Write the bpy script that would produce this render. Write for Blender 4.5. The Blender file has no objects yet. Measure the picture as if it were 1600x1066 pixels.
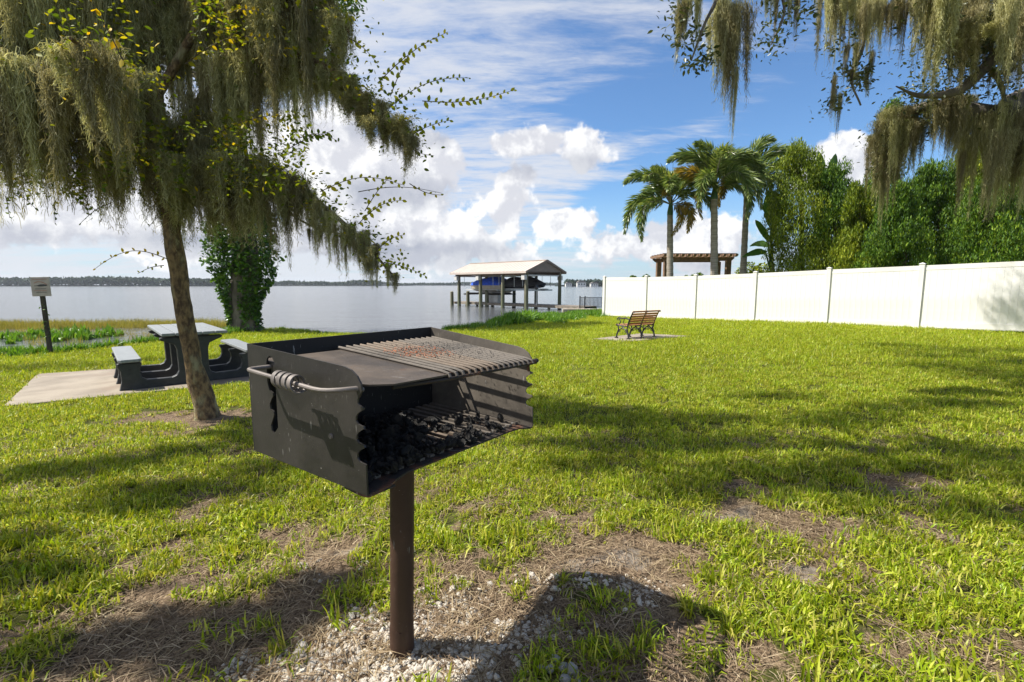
import bpy, math, random
import numpy as np
from mathutils import Vector, Matrix, Euler
rng = np.random.default_rng(7); random.seed(7)
PI = math.pi
sc = bpy.context.scene
col = sc.collection
R = math.radians

# ------------------------------------------------------------------ camera
CAMH = 1.33; FPX = 738.0; PITCH = math.atan2(88.0, FPX)
cam_d = bpy.data.cameras.new('camera'); cam = bpy.data.objects.new('camera', cam_d); col.objects.link(cam)
cam.location = (0, 0, CAMH); cam.rotation_euler = (PI/2 - PITCH, 0, 0)
cam_d.sensor_width = 36.0; cam_d.lens = FPX/1600*36.0; cam_d.clip_start = .05; cam_d.clip_end = 6000
sc.camera = cam
sc.view_settings.view_transform = 'Standard'; sc.view_settings.look = 'None'
sc.view_settings.gamma = 1; sc.view_settings.exposure = 0.85
sc.view_settings.use_curve_mapping = False

# ------------------------------------------------------------------ sun
SUN_EL = R(53); SH = math.atan2(-.05, 1)          # shadows fall towards +x
sdir = Vector((math.cos(SH)*math.cos(SUN_EL), math.sin(SH)*math.cos(SUN_EL), -math.sin(SUN_EL)))
sl = bpy.data.lights.new('sun', 'SUN'); sl.energy = 5.0; sl.angle = R(.5); sl.color = (1, .94, .84)
so = bpy.data.objects.new('sun', sl); col.objects.link(so)
so.rotation_euler = sdir.to_track_quat('-Z', 'Y').to_euler(); so.location = (-20, 0, 30)

# ------------------------------------------------------------------ node helpers
class NT:
    def __init__(s, tree): s.t = tree; s.n = tree.nodes; s.l = tree.links
    def new(s, typ, ins=None, **kw):
        n = s.n.new(typ)
        for k, v in kw.items(): setattr(n, k, v)
        for k, v in (ins or {}).items():
            if isinstance(v, bpy.types.NodeSocket): s.l.new(v, n.inputs[k])
            else: n.inputs[k].default_value = v
        return n
    def m(s, op, a, b=None, c=None, clamp=False):
        n = s.n.new('ShaderNodeMath'); n.operation = op; n.use_clamp = clamp
        for i, v in enumerate((a, b, c)):
            if v is None: continue
            if isinstance(v, bpy.types.NodeSocket): s.l.new(v, n.inputs[i])
            else: n.inputs[i].default_value = v
        return n.outputs[0]
    def ss(s, v, lo, hi):
        n = s.n.new('ShaderNodeMapRange'); n.interpolation_type = 'SMOOTHSTEP'
        s.l.new(v, n.inputs['Value']); n.inputs['From Min'].default_value = lo; n.inputs['From Max'].default_value = hi
        return n.outputs['Result']
    def mix(s, f, a, b, blend='MIX'):
        n = s.n.new('ShaderNodeMix'); n.data_type = 'RGBA'; n.blend_type = blend
        for k, v in ((0, f), (6, a), (7, b)):
            if isinstance(v, bpy.types.NodeSocket): s.l.new(v, n.inputs[k])
            else: n.inputs[k].default_value = v if k == 0 else (tuple(v) + (1,))[:4]
        return n.outputs[2]
    def noise(s, vec, scale, detail=4, rough=.55, dist=0):
        n = s.n.new('ShaderNodeTexNoise'); n.inputs['Scale'].default_value = scale; n.inputs['Detail'].default_value = detail
        n.inputs['Roughness'].default_value = rough; n.inputs['Distortion'].default_value = dist
        if vec is not None: s.l.new(vec, n.inputs['Vector'])
        return n.outputs['Fac']

# ------------------------------------------------------------------ sky: clear sky texture with clouds by direction
def px_dir(px, py):
    x = (px-800)/FPX; u = -(py-533)/FPX
    c, s_ = math.cos(PITCH), math.sin(PITCH)
    v = Vector((x, c + u*s_, -s_ + u*c)).normalized()
    return math.atan2(v.x, v.y), math.asin(v.z)
w = bpy.data.worlds.new('World'); sc.world = w; w.use_nodes = True
W_ = NT(w.node_tree); W_.n.clear()
sky = W_.new('ShaderNodeTexSky', sky_type='NISHITA', sun_disc=False, sun_elevation=SUN_EL, sun_rotation=R(-87), air_density=1.0, dust_density=.35, ozone_density=2.2, altitude=0)
tc = W_.new('ShaderNodeTexCoord').outputs['Generated']
sep = W_.new('ShaderNodeSeparateXYZ', {0: tc}); X, Y, Z = sep.outputs
U = W_.m('ARCTAN2', X, Y); V = W_.m('ARCSINE', Z)
nA = W_.noise(tc, 5.5, 6, .62); nB = W_.noise(tc, 17, 7, .6)
vor = W_.new('ShaderNodeTexVoronoi', {'Vector': tc, 'Scale': 26.0}, feature='SMOOTH_F1'); vor.inputs['Smoothness'].default_value = .6
try: vor.inputs['Detail'].default_value = 2.0; vor.inputs['Roughness'].default_value = .6
except Exception: pass
puff = W_.m('SUBTRACT', .55, vor.outputs['Distance'])
tc2 = W_.new('ShaderNodeVectorMath', {0: tc, 1: (-.022, 0, .026)}, operation='ADD').outputs[0]
nA2 = W_.noise(tc2, 5.5, 6, .62); nB2 = W_.noise(tc2, 17, 7, .6)
relief = W_.m('ADD', W_.m('MULTIPLY', W_.m('SUBTRACT', nA, nA2), 3.2), W_.m('MULTIPLY', W_.m('SUBTRACT', nB, nB2), 2.0))
edge = W_.m('ADD', W_.m('MULTIPLY', W_.m('SUBTRACT', nA, .5), 1.9), W_.m('ADD', W_.m('MULTIPLY', W_.m('SUBTRACT', nB, .5), 1.35), W_.m('MULTIPLY', puff, .22)))
def blob(px, py, rx, ry, Uo=U, Vo=V):
    u, v = px_dir(px, py); u2, _ = px_dir(px+rx, py); _, v2 = px_dir(px, py-ry)
    a = abs(u2-u); b = abs(v2-v)
    du = W_.m('MULTIPLY', W_.m('SUBTRACT', Uo, u), 1/a); dv = W_.m('MULTIPLY', W_.m('SUBTRACT', Vo, v), 1/b)
    return W_.m('SUBTRACT', 1.0, W_.m('SQRT', W_.m('ADD', W_.m('MULTIPLY', du, du), W_.m('MULTIPLY', dv, dv))))
def field(lst):
    f = None
    for b in lst:
        q = blob(*b); f = q if f is None else W_.m('SMOOTH_MAX', f, q, .25)
    return f
cum = field([(580, 320, 225, 105), (660, 262, 105, 62), (480, 240, 160, 90), (640, 385, 245, 50), (797, 318, 56, 74), (822, 275, 46, 38), (872, 350, 68, 28),
             (830, 226, 96, 32), (908, 230, 54, 48), (1322, 258, 92, 58), (1040, 380, 130, 52), (330, 360, 260, 60), (60, 310, 260, 90)])
# the same kind of cloud carries on round the horizon, outside the photographed part too
ring = W_.m('SUBTRACT', W_.ss(W_.noise(tc, 2.6, 3, .5), .50, .75), W_.m('MULTIPLY', W_.m('ABSOLUTE', W_.m('SUBTRACT', V, .16)), 4.5))
out = W_.ss(W_.m('ABSOLUTE', U), .85, 1.2)
cum = W_.m('MAXIMUM', cum, W_.m('SUBTRACT', ring, W_.m('MULTIPLY', W_.m('SUBTRACT', 1.0, out), 3.0)))
dens = W_.ss(W_.m('ADD', cum, edge), -.04, .20)
dark = field([(640, 400, 170, 30), (560, 385, 130, 34), (720, 395, 90, 24), (850, 262, 110, 24), (640, 300, 90, 30), (330, 385, 260, 18), (640, 205, 90, 24), (1040, 420, 120, 14), (905, 262, 40, 22)])
dk = W_.m('MULTIPLY', W_.ss(W_.m('ADD', dark, W_.m('ADD', W_.m('MULTIPLY', W_.m('SUBTRACT', nA, .5), 2.2), W_.m('MULTIPLY', W_.m('SUBTRACT', .5, puff), .5))), -.05, 1.0), .95)
thick = W_.ss(W_.m('ADD', cum, edge), .25, 1.1)
lit = W_.ss(W_.m('ADD', relief, W_.m('MULTIPLY', puff, .12)), -.38, .30)
WHITE = (8.8, 8.8, 8.8); GREY = (3.0, 3.3, 4.1); MID = (5.9, 6.0, 6.5)
ccol = W_.mix(lit, MID, WHITE)
ccol = W_.mix(W_.m('MULTIPLY', dk, W_.m('ADD', .55, W_.m('MULTIPLY', thick, .45))), ccol, GREY)
# high thin cloud
zz = W_.m('ADD', W_.m('MAXIMUM', Z, 0.0), .10)
cv = W_.new('ShaderNodeCombineXYZ', {0: W_.m('DIVIDE', X, zz), 1: W_.m('DIVIDE', Y, zz), 2: 0.0}).outputs[0]
mp = W_.new('ShaderNodeMapping', {'Vector': cv}); mp.inputs['Rotation'].default_value = (0, 0, R(18)); mp.inputs['Scale'].default_value = (.55, 1.7, 1)
ci1 = W_.noise(mp.outputs[0], 1.5, 8, .66, .5); ci2 = W_.noise(cv, .42, 3, .5, .3); ci3 = W_.noise(mp.outputs[0], 7, 6, .65, .3)
leftness = W_.m('SUBTRACT', 1.0, W_.ss(U, -.55, .55))
cov = W_.m('ADD', W_.m('ADD', W_.m('MULTIPLY', ci1, .8), W_.m('MULTIPLY', ci3, .42)), W_.m('ADD', W_.m('MULTIPLY', W_.m('SUBTRACT', ci2, .5), 1.15), W_.m('MULTIPLY', leftness, .30)))
clearpatch = field([(1290, 215, 330, 105), (1010, 165, 190, 60), (960, 320, 80, 50)])
cov = W_.m('SUBTRACT', cov, W_.m('MULTIPLY', W_.ss(clearpatch, -.1, .7), .26))
cir = W_.m('MULTIPLY', W_.ss(cov, .58, .92), .88)
hz = W_.m('SUBTRACT', 1.0, W_.ss(V, 0.0, .20))
tint = W_.mix(1.0, sky.outputs[0], (.86, 1.12, 1.35), 'MULTIPLY')
base = W_.mix(W_.m('MULTIPLY', hz, .72), tint, (4.3, 5.5, 6.6))
base = W_.mix(cir, base, (6.2, 6.4, 6.9))
allc = W_.mix(W_.m('MULTIPLY', dens, .97), base, ccol)
bg = W_.new('ShaderNodeBackground', {'Color': allc, 'Strength': .07})
wo = W_.new('ShaderNodeOutputWorld', {'Surface': bg.outputs[0]})

# ------------------------------------------------------------------ numeric noise, ground shape, pixel to place
_perm = np.random.default_rng(3).random((256, 256))
def vnoise(x, y):
    xi = np.floor(x).astype(int); yi = np.floor(y).astype(int); fx = x-xi; fy = y-yi
    fx = fx*fx*(3-2*fx); fy = fy*fy*(3-2*fy)
    p = lambda a, b: _perm[a & 255, b & 255]
    return (p(xi, yi)*(1-fx)+p(xi+1, yi)*fx)*(1-fy)+(p(xi, yi+1)*(1-fx)+p(xi+1, yi+1)*fx)*fy
def fbm(x, y, o=4):
    x = np.asarray(x, float); y = np.asarray(y, float); s_ = 0; a = .5; t = 0
    for i in range(o):
        s_ = s_+a*vnoise(x*2**i+17.3*i, y*2**i+5.1*i); t += a; a *= .5
    return s_/t
WATER = -.55
_SX = [-400, -60, -30, -20, -13.9, -12.5, -11.6, -11.1, -10.8, -9.0, -5.8, -3.9, -2.4, -1.0, 1.2, 2.8, 3.6, 5.8, 60, 400]
_SY = [9, 10.2, 10.7, 11.0, 11.3, 11.7, 12.1, 12.6, 14.2, 18.6, 16.4, 15.7, 17.3, 19.2, 23.0, 25.6, 27.9, 29.4, 38, 60]
def shore(x): return np.interp(x, _SX, _SY) + .35*(fbm(np.asarray(x)*.9+50, np.zeros_like(np.asarray(x, float))+3.3, 3)-.5)
def lawn_z(x, y):
    s_ = np.asarray(y)-1.1*np.asarray(x); q = s_-3.2
    return -.0185*np.clip(np.where(q > 0, q, 0) - .5*(1-np.exp(-np.clip(q, 0, 50))), 0, 19)
def gz(x, y):
    x = np.asarray(x, float); y = np.asarray(y, float)
    z = lawn_z(x, y) + .03*(fbm(x*.8, y*.8, 3)-.5)
    t = np.clip((y-shore(x)+.5)/1.1, 0, 1); t = t*t*(3-2*t)
    return z*(1-t)+(WATER-.35)*t
def Gz(x, y): return float(gz(np.array([x]), np.array([y]))[0])
def at(px, py, Y):
    """place seen at photo position (px,py) when it stands Y metres ahead"""
    az = (px-800)/FPX; u = -(py-533)/FPX; c, s_ = math.cos(PITCH), math.sin(PITCH)
    dy = c+u*s_; k = Y/dy
    return Vector((az*k, Y, CAMH+(-s_+u*c)*k))
def onground(px, py, z=0.0):
    az = (px-800)/FPX; u = -(py-533)/FPX; c, s_ = math.cos(PITCH), math.sin(PITCH)
    for _ in range(6):
        k = (z-CAMH)/(-s_+u*c); x, y = az*k, (c+u*s_)*k; z = Gz(x, y)
    return Vector((x, y, z))

# ------------------------------------------------------------------ mesh helpers
WL = {}
def wl(o): return WL.get(o.name, Vector((0, 0, 0))) if o is not None else Vector((0, 0, 0))
def tag(o, label=None, cat=None, group=None, kind=None):
    if label: o['label'] = label
    if cat: o['category'] = cat
    if group: o['group'] = group
    if kind: o['kind'] = kind
    return o
def thing(name, label, cat, loc, group=None):
    o = bpy.data.objects.new(name, None); col.objects.link(o); o.location = loc; o.empty_display_size = .1
    WL[o.name] = Vector(loc); return tag(o, label, cat, group)
def link_mesh(name, me, parent=None, loc=(0, 0, 0), rot=(0, 0, 0), scale=(1, 1, 1), kind=None):
    o = bpy.data.objects.new(name, me); col.objects.link(o)
    o.parent = parent; o.location = Vector(loc)-wl(parent); o.rotation_euler = rot
    o.scale = scale if hasattr(scale, '__len__') else (scale,)*3
    WL[o.name] = Vector(loc)
    if kind: o['kind'] = kind
    return o
def np_mesh(name, verts, faces, mat, smooth=False, attrs=None):
    """faces: (n,k) array, k = 3 or 4"""
    verts = np.asarray(verts, np.float32); faces = np.asarray(faces, np.int32)
    me = bpy.data.meshes.new(name); nf, k = faces.shape
    me.vertices.add(len(verts)); me.vertices.foreach_set('co', verts.ravel())
    me.loops.add(nf*k); me.loops.foreach_set('vertex_index', faces.ravel())
    me.polygons.add(nf); me.polygons.foreach_set('loop_start', np.arange(0, nf*k, k, dtype=np.int32))
    if smooth: me.polygons.foreach_set('use_smooth', np.ones(nf, bool))
    for an, (vals) in (attrs or {}).items():
        a = me.attributes.new(an, 'FLOAT', 'POINT'); a.data.foreach_set('value', np.asarray(vals, np.float32))
    me.update(); me.materials.append(mat); return me
class MB:
    def __init__(s): s.v = []; s.f = []
    def add(s, vs, fs):
        o = len(s.v); s.v += [Vector(p) for p in vs]; s.f += [tuple(i+o for i in f) for f in fs]; return s
    def box(s, c, size, ax=None):
        c = Vector(c); a, b, d = ax if ax else (Vector((1, 0, 0)), Vector((0, 1, 0)), Vector((0, 0, 1)))
        h = [q*.5 for q in size]
        vs = [c+a*(h[0]*i)+b*(h[1]*j)+d*(h[2]*k) for k in (-1, 1) for j in (-1, 1) for i in (-1, 1)]
        return s.add(vs, [(0, 2, 3, 1), (4, 5, 7, 6), (0, 1, 5, 4), (2, 6, 7, 3), (0, 4, 6, 2), (1, 3, 7, 5)])
    def tube(s, pts, r, n=8, caps=True, closed=False):
        pts = [Vector(p) for p in pts]; m_ = len(pts); rs = r if hasattr(r, '__len__') else [r]*m_
        rings = []; up = None
        for i, p in enumerate(pts):
            if closed: t = pts[(i+1) % m_]-pts[i-1]
            else: t = pts[min(i+1, m_-1)]-pts[max(i-1, 0)]
            if t.length < 1e-9: t = Vector((0, 0, 1))
            t.normalize()
            if up is None:
                up = Vector((0, 0, 1)) if abs(t.z) < .9 else Vector((1, 0, 0))
            a = t.cross(up); a.normalize(); b = a.cross(t); b.normalize(); up = b
            rings.append([p+(a*math.cos(2*PI*k/n)+b*math.sin(2*PI*k/n))*rs[i] for k in range(n)])
        vs = [q for rg in rings for q in rg]; fs = []
        for i in range(m_ if closed else m_-1):
            j = (i+1) % m_
            for k in range(n): fs.append((i*n+k, i*n+(k+1) % n, j*n+(k+1) % n, j*n+k))
        if caps and not closed: fs += [tuple(range(n))[::-1], tuple((m_-1)*n+k for k in range(n))]
        return s.add(vs, fs)
    def prism(s, poly, fr, t0, t1):
        """poly 2d in frame fr=(origin, ex, ey, ez); extruded along ez from t0 to t1"""
        o, ex, ey, ez = fr; n = len(poly)
        vs = [o+ex*p[0]+ey*p[1]+ez*t0 for p in poly]+[o+ex*p[0]+ey*p[1]+ez*t1 for p in poly]
        fs = [tuple(range(n))[::-1], tuple(range(n, 2*n))]+[(i, (i+1) % n, n+(i+1) % n, n+i) for i in range(n)]
        return s.add(vs, fs)
    def warp(s, fn): s.v = [fn(p) for p in s.v]; return s
    def build(s, name, mat, parent=None, origin=None, smooth=False, bevel=0, kind=None, angle=35):
        if origin is None:
            lo = Vector((min(p.x for p in s.v), min(p.y for p in s.v), min(p.z for p in s.v)))
            hi = Vector((max(p.x for p in s.v), max(p.y for p in s.v), max(p.z for p in s.v))); origin = (lo+hi)/2
        origin = Vector(origin)
        me = bpy.data.meshes.new(name); me.from_pydata([p-origin for p in s.v], [], s.f); me.update()
        me.materials.append(mat)
        if smooth:
            me.polygons.foreach_set('use_smooth', [True]*len(me.polygons))
            try: me.set_sharp_from_angle(angle=R(angle))
            except Exception: pass
        o = link_mesh(name, me, parent, origin, kind=kind)
        if bevel:
            md = o.modifiers.new('bevel', 'BEVEL'); md.width = bevel; md.segments = 2; md.limit_method = 'ANGLE'; md.angle_limit = R(40)
        return o
def scatter(tmpls, pos, rots, scales, choice=None):
    """join copies of template (verts, faces[, val]) at pos with 3x3 rots and scales -> verts, faces, per vertex source index"""
    V_, F_, S_ = [], [], []; off = 0; pos = np.asarray(pos); scales = np.asarray(scales)
    if choice is None: choice = rng.integers(0, len(tmpls), len(pos))
    for ti, (tv, tf) in enumerate(tmpls):
        idx = np.nonzero(choice == ti)[0]
        if not len(idx): continue
        vv = np.einsum('nij,kj->nki', rots[idx], tv)*scales[idx][:, None, None]+pos[idx][:, None, :]
        ff = tf[None]+(np.arange(len(idx))*len(tv))[:, None, None]+off
        V_.append(vv.reshape(-1, 3)); F_.append(ff.reshape(-1, tf.shape[1])); S_.append(np.repeat(idx, len(tv))); off += len(idx)*len(tv)
    return np.concatenate(V_), np.concatenate(F_), np.concatenate(S_)
def rand_rots(n, tilt=PI, g=None):
    g = g or rng
    yaw = g.uniform(0, 2*PI, n); a = g.uniform(0, 2*PI, n); t = g.uniform(-1, 1, n)*tilt
    cy, sy = np.cos(yaw), np.sin(yaw); Rz = np.zeros((n, 3, 3)); Rz[:, 0, 0] = cy; Rz[:, 0, 1] = -sy; Rz[:, 1, 0] = sy; Rz[:, 1, 1] = cy; Rz[:, 2, 2] = 1
    ct, st = np.cos(t), np.sin(t); Rx = np.zeros((n, 3, 3)); Rx[:, 0, 0] = 1; Rx[:, 1, 1] = ct; Rx[:, 1, 2] = -st; Rx[:, 2, 1] = st; Rx[:, 2, 2] = ct
    ca, sa = np.cos(a), np.sin(a); Ra = np.zeros((n, 3, 3)); Ra[:, 0, 0] = ca; Ra[:, 0, 1] = -sa; Ra[:, 1, 0] = sa; Ra[:, 1, 1] = ca; Ra[:, 2, 2] = 1
    return Rz @ Rx @ Ra

# ------------------------------------------------------------------ materials
def pmat(name, c1, c2=None, scale=8, rough=.6, rough2=None, bump=0, bscale=None, metallic=0, detail=5, lo=.35, hi=.65, c3=None, s3=2.0, spec=.5, transl=0, rand=0, stretch=None, coat=0):
    m = bpy.data.materials.new(name); m.use_nodes = True; T = NT(m.node_tree); T.n.clear()
    co = T.new('ShaderNodeTexCoord').outputs['Object']
    if stretch: co = T.new('ShaderNodeMapping', {'Vector': co, 'Scale': stretch}).outputs[0]
    n1 = T.noise(co, scale, detail, .6); f = T.ss(n1, lo, hi)
    c = T.mix(f, c1, c2 or c1)
    if c3: c = T.mix(T.ss(T.noise(co, s3, 4, .6), .5, .68), c, c3)
    if rand:
        oi = T.new('ShaderNodeObjectInfo').outputs['Random']
        hsv = T.new('ShaderNodeHueSaturation', {'Color': c, 'Value': T.m('ADD', 1-rand, T.m('MULTIPLY', oi, 2*rand)), 'Hue': T.m('ADD', .5-rand*.04, T.m('MULTIPLY', oi, rand*.08))}); c = hsv.outputs[0]
    b = T.new('ShaderNodeBsdfPrincipled', {'Base Color': c, 'Metallic': metallic, 'Specular IOR Level': spec, 'Coat Weight': coat})
    if rough2 is not None: T.l.new(T.m('ADD', rough, T.m('MULTIPLY', n1, rough2-rough)), b.inputs['Roughness'])
    else: b.inputs['Roughness'].default_value = rough
    if bump:
        bp = T.new('ShaderNodeBump', {'Height': T.noise(co, bscale or scale*2, 6, .65), 'Strength': bump, 'Distance': .02}); T.l.new(bp.outputs[0], b.inputs['Normal'])
    s_ = b.outputs[0]
    if transl:
        tr = T.new('ShaderNodeBsdfTranslucent', {'Color': c}); s_ = T.new('ShaderNodeMixShader', {0: transl, 1: s_, 2: tr.outputs[0]}).outputs[0]
    T.new('ShaderNodeOutputMaterial', {'Surface': s_}); return m
def leafmat(name, cols, transl=.35, rough=.45, spec=.4, rand=.0, tcol=(1.25, 1.15, .6)):
    """leaf colour picked per leaf from attribute 'var' (0..1) over a list of species colours"""
    m = bpy.data.materials.new(name); m.use_nodes = True; T = NT(m.node_tree); T.n.clear()
    at_ = T.new('ShaderNodeAttribute', attribute_name='var').outputs['Fac']
    cr = T.n.new('ShaderNodeValToRGB'); T.l.new(at_, cr.inputs[0]); e = cr.color_ramp.elements
    while len(e) < len(cols): e.new(.5)
    for i, c in enumerate(cols): e[i].position = i/(len(cols)-1); e[i].color = tuple(c)+(1,)
    c = cr.outputs[0]
    if rand:
        oi = T.new('ShaderNodeObjectInfo').outputs['Random']
        c = T.new('ShaderNodeHueSaturation', {'Color': c, 'Value': T.m('ADD', 1-rand, T.m('MULTIPLY', oi, 2*rand)), 'Hue': T.m('ADD', .5-rand*.06, T.m('MULTIPLY', oi, rand*.12))}).outputs[0]
    b = T.new('ShaderNodeBsdfPrincipled', {'Base Color': c, 'Roughness': rough, 'Specular IOR Level': spec})
    tc_ = T.mix(1.0, c, tcol, 'MULTIPLY')
    tr = T.new('ShaderNodeBsdfTranslucent', {'Color': tc_})
    T.new('ShaderNodeOutputMaterial', {'Surface': T.new('ShaderNodeMixShader', {0: transl, 1: b.outputs[0], 2: tr.outputs[0]}).outputs[0]})
    return m
M = {}
M['grass'] = leafmat('grass_blades', [(.12, .175, .006), (.26, .35, .012), (.38, .44, .02), (.55, .52, .12)], .42, .42, .35, .22)
M['straw'] = leafmat('dead_grass', [(.11, .075, .045), (.27, .20, .125), (.46, .37, .25)], .2, .7, .2, .2)
M['reed'] = leafmat('reed_blades', [(.20, .22, .03), (.36, .31, .06), (.42, .36, .12)], .3, .6, .3, .1)
M['weed'] = leafmat('bank_weed_leaves', [(.05, .15, .012), (.11, .25, .02), (.20, .34, .035)], .4, .4, .4)
M['moss'] = leafmat('spanish_moss', [(.19, .175, .08), (.36, .34, .17), (.56, .53, .32)], .35, .9, .1, .32, tcol=(1.12, 1.05, .7))
M['crepe_leaf'] = leafmat('yellowing_leaves', [(.06, .12, .01), (.20, .25, .014), (.44, .40, .02), (.75, .48, .01)], .45, .6, .2)
M['oak_leaf'] = leafmat('live_oak_leaves', [(.035, .055, .018), (.07, .09, .03), (.10, .12, .05)], .25, .4, .5)
M['ivy'] = leafmat('vine_leaves', [(.03, .08, .012), (.07, .16, .02), (.14, .26, .035)], .25, .3, .5)
M['cedar'] = leafmat('hedge_foliage', [(.02, .06, .005), (.085, .18, .010), (.27, .37, .02)], .25, .55, .3)
M['cedar2'] = leafmat('yellowish_foliage', [(.045, .085, .005), (.17, .24, .010), (.38, .42, .025)], .25, .55, .3)
M['palm'] = leafmat('palm_leaflets', [(.05, .10, .022), (.14, .21, .045), (.32, .38, .12)], .3, .33, .6)
M['palm_old'] = leafmat('aging_palm_leaflets', [(.10, .13, .02), (.30, .22, .03), (.42, .28, .04)], .3, .45, .5)
M['far_leaf'] = leafmat('far_foliage', [(.014, .032, .018), (.024, .05, .024), (.04, .07, .03)], .2, .7, .2)
M['bark'] = pmat('tree_bark', (.30, .20, .09), (.09, .055, .03), 26, .9, bump=2.2, bscale=30, stretch=(1, 1, .5), c3=(.34, .31, .17), s3=6)
M['bark_grey'] = pmat('grey_bark', (.17, .145, .115), (.08, .068, .055), 7, .9, bump=.9, bscale=14, stretch=(1, 1, .25))
M['palm_trunk'] = pmat('palm_trunk', (.33, .30, .25), (.22, .19, .15), 3, .8, bump=.5, bscale=8, stretch=(.4, .4, 5))
M['twig'] = pmat('twig_bark', (.10, .07, .045), (.05, .035, .025), 12, .9)
def steel_mat(name, base, dust, amt, rough=.42, rust=(.16, .06, .025), rustamt=0.62):
    m = bpy.data.materials.new(name); m.use_nodes = True; T = NT(m.node_tree); T.n.clear()
    co = T.new('ShaderNodeTexCoord').outputs['Object']
    big = T.noise(co, 4, 6, .65); fine = T.noise(co, 60, 5, .7)
    c = T.mix(T.m('MULTIPLY', T.ss(big, .35, .7), amt), base, dust)
    c = T.mix(T.m('MULTIPLY', T.ss(fine, .60, .75), .5*amt), c, tuple(x*1.6 for x in dust))
    c = T.mix(T.ss(T.noise(co, 9, 8, .7), rustamt, rustamt+.12), c, rust)
    # scratches: thin bright strokes running in several directions
    sc_f = None
    for k, (rz, s1) in enumerate(((.5, 30), (-.9, 24), (1.3, 36))):
        mpn = T.new('ShaderNodeMapping', {'Vector': co, 'Rotation': (rz, rz*.7, rz*1.3), 'Scale': (1, 14, 1)})
        q = T.m('MULTIPLY', T.ss(T.noise(mpn.outputs[0], s1*.5, 2, .5), .70, .74), T.ss(T.noise(co, 7+k, 2), .5, .6)); sc_f = q if sc_f is None else T.m('MAXIMUM', sc_f, q)
    c = T.mix(T.m('MULTIPLY', sc_f, .7), c, (.36, .35, .33))
    specks = T.ss(T.noise(co, 170, 2, .5), .74, .78); c = T.mix(T.m('MULTIPLY', specks, .6), c, (.45, .43, .4))
    b = T.new('ShaderNodeBsdfPrincipled', {'Base Color': c, 'Roughness': T.m('ADD', rough, T.m('MULTIPLY', big, .25)), 'Specular IOR Level': .5, 'Metallic': .15})
    bp = T.new('ShaderNodeBump', {'Height': fine, 'Strength': .18, 'Distance': .004}); T.l.new(bp.outputs[0], b.inputs['Normal'])
    T.new('ShaderNodeOutputMaterial', {'Surface': b.outputs[0]}); return m
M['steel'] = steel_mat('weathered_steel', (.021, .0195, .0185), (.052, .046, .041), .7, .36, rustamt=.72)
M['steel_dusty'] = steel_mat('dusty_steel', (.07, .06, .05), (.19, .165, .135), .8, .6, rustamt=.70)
M['steel_floor'] = steel_mat('sooty_floor_steel', (.018, .016, .015), (.07, .05, .04), .5, .6, (.13, .055, .03), .5)
M['soot_shade'] = steel_mat('sooty_shaded_steel', (.010, .009, .009), (.026, .023, .021), .5, .55, (.05, .025, .015), .66)  # sooty steel, coloured darker still to deepen the shade inside the box
M['grate'] = steel_mat('grate_rods', (.05, .044, .038), (.17, .145, .12), .9, .45, (.05, .035, .025), .58)
M['grate_rust'] = steel_mat('rusty_rods', (.075, .055, .04), (.21, .165, .125), .9, .5, (.36, .11, .03), .58)
M['coil'] = steel_mat('coil_steel', (.085, .075, .07), (.22, .19, .17), .8, .45, (.12, .08, .06), .66)
M['post'] = steel_mat('brown_painted_post', (.042, .020, .012), (.075, .040, .025), .8, .5, (.10, .045, .02), .6)
M['coal'] = pmat('charcoal', (.006, .0055, .0055), (.022, .020, .019), 30, .45, bump=1, bscale=80, c3=(.10, .09, .08), s3=25)
M['ash'] = pmat('ash_bed', (.02, .018, .017), (.07, .055, .045), 35, .95, bump=1, bscale=90, c3=(.012, .01, .01), s3=9)
M['plastic_dark'] = pmat('dark_recycled_plastic', (.018, .020, .023), (.028, .031, .035), 12, .5, bump=.15, bscale=60)
M['plastic_grey'] = pmat('grey_recycled_plastic', (.18, .20, .215), (.25, .27, .285), 5, .5, bump=.12, bscale=70, stretch=(1, 8, 1))
M['concrete'] = pmat('worn_concrete', (.29, .25, .20), (.20, .17, .135), 1.6, .9, bump=.3, bscale=40, c3=(.22, .17, .13), s3=.9, detail=9)
M['vinyl'] = pmat('white_vinyl', (.74, .73, .725), (.70, .685, .675), 1.2, .38, c3=(.66, .64, .60), s3=.8)
M['iron'] = pmat('black_cast_iron', (.018, .018, .02), (.03, .03, .032), 20, .4, bump=.2)
M['slat'] = pmat('varnished_wood', (.46, .20, .07), (.33, .13, .045), 10, .4, bump=.15, stretch=(3, 3, 3), rand=.2, c3=(.42, .22, .09), s3=4)
M['sign'] = pmat('weathered_sign_face', (.44, .38, .36), (.34, .30, .28), 6, .6)
M['sign_red'] = pmat('faded_red_print', (.36, .17, .13), None, 6, .6)
M['sign_black'] = pmat('black_print', (.04, .04, .045), None, 6, .6)
M['postwood'] = pmat('dark_weathered_wood', (.06, .05, .04), (.035, .03, .028), 14, .9, bump=.5, stretch=(1, 1, .2))
M['dockwood'] = pmat('dock_boards', (.25, .215, .175), (.16, .135, .11), 6, .85, bump=.4, rand=.15)
M['pile'] = pmat('timber_pile', (.20, .19, .13), (.11, .105, .07), 6, .85, bump=.5, stretch=(1, 1, .15), c3=(.10, .12, .06), s3=2)
M['roofmetal'] = pmat('tan_metal_roof', (.56, .48, .42), (.50, .43, .38), 1.5, .45)
M['gable'] = pmat('brown_gable_boards', (.26, .20, .165), (.21, .165, .135), 3, .7)
M['trimwhite'] = pmat('white_trim', (.62, .61, .58), (.52, .51, .49), 5, .5)
M['bluecover'] = pmat('blue_boat_cover', (.02, .11, .75), (.015, .07, .5), 5, .7, bump=.6, bscale=5)
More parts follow.
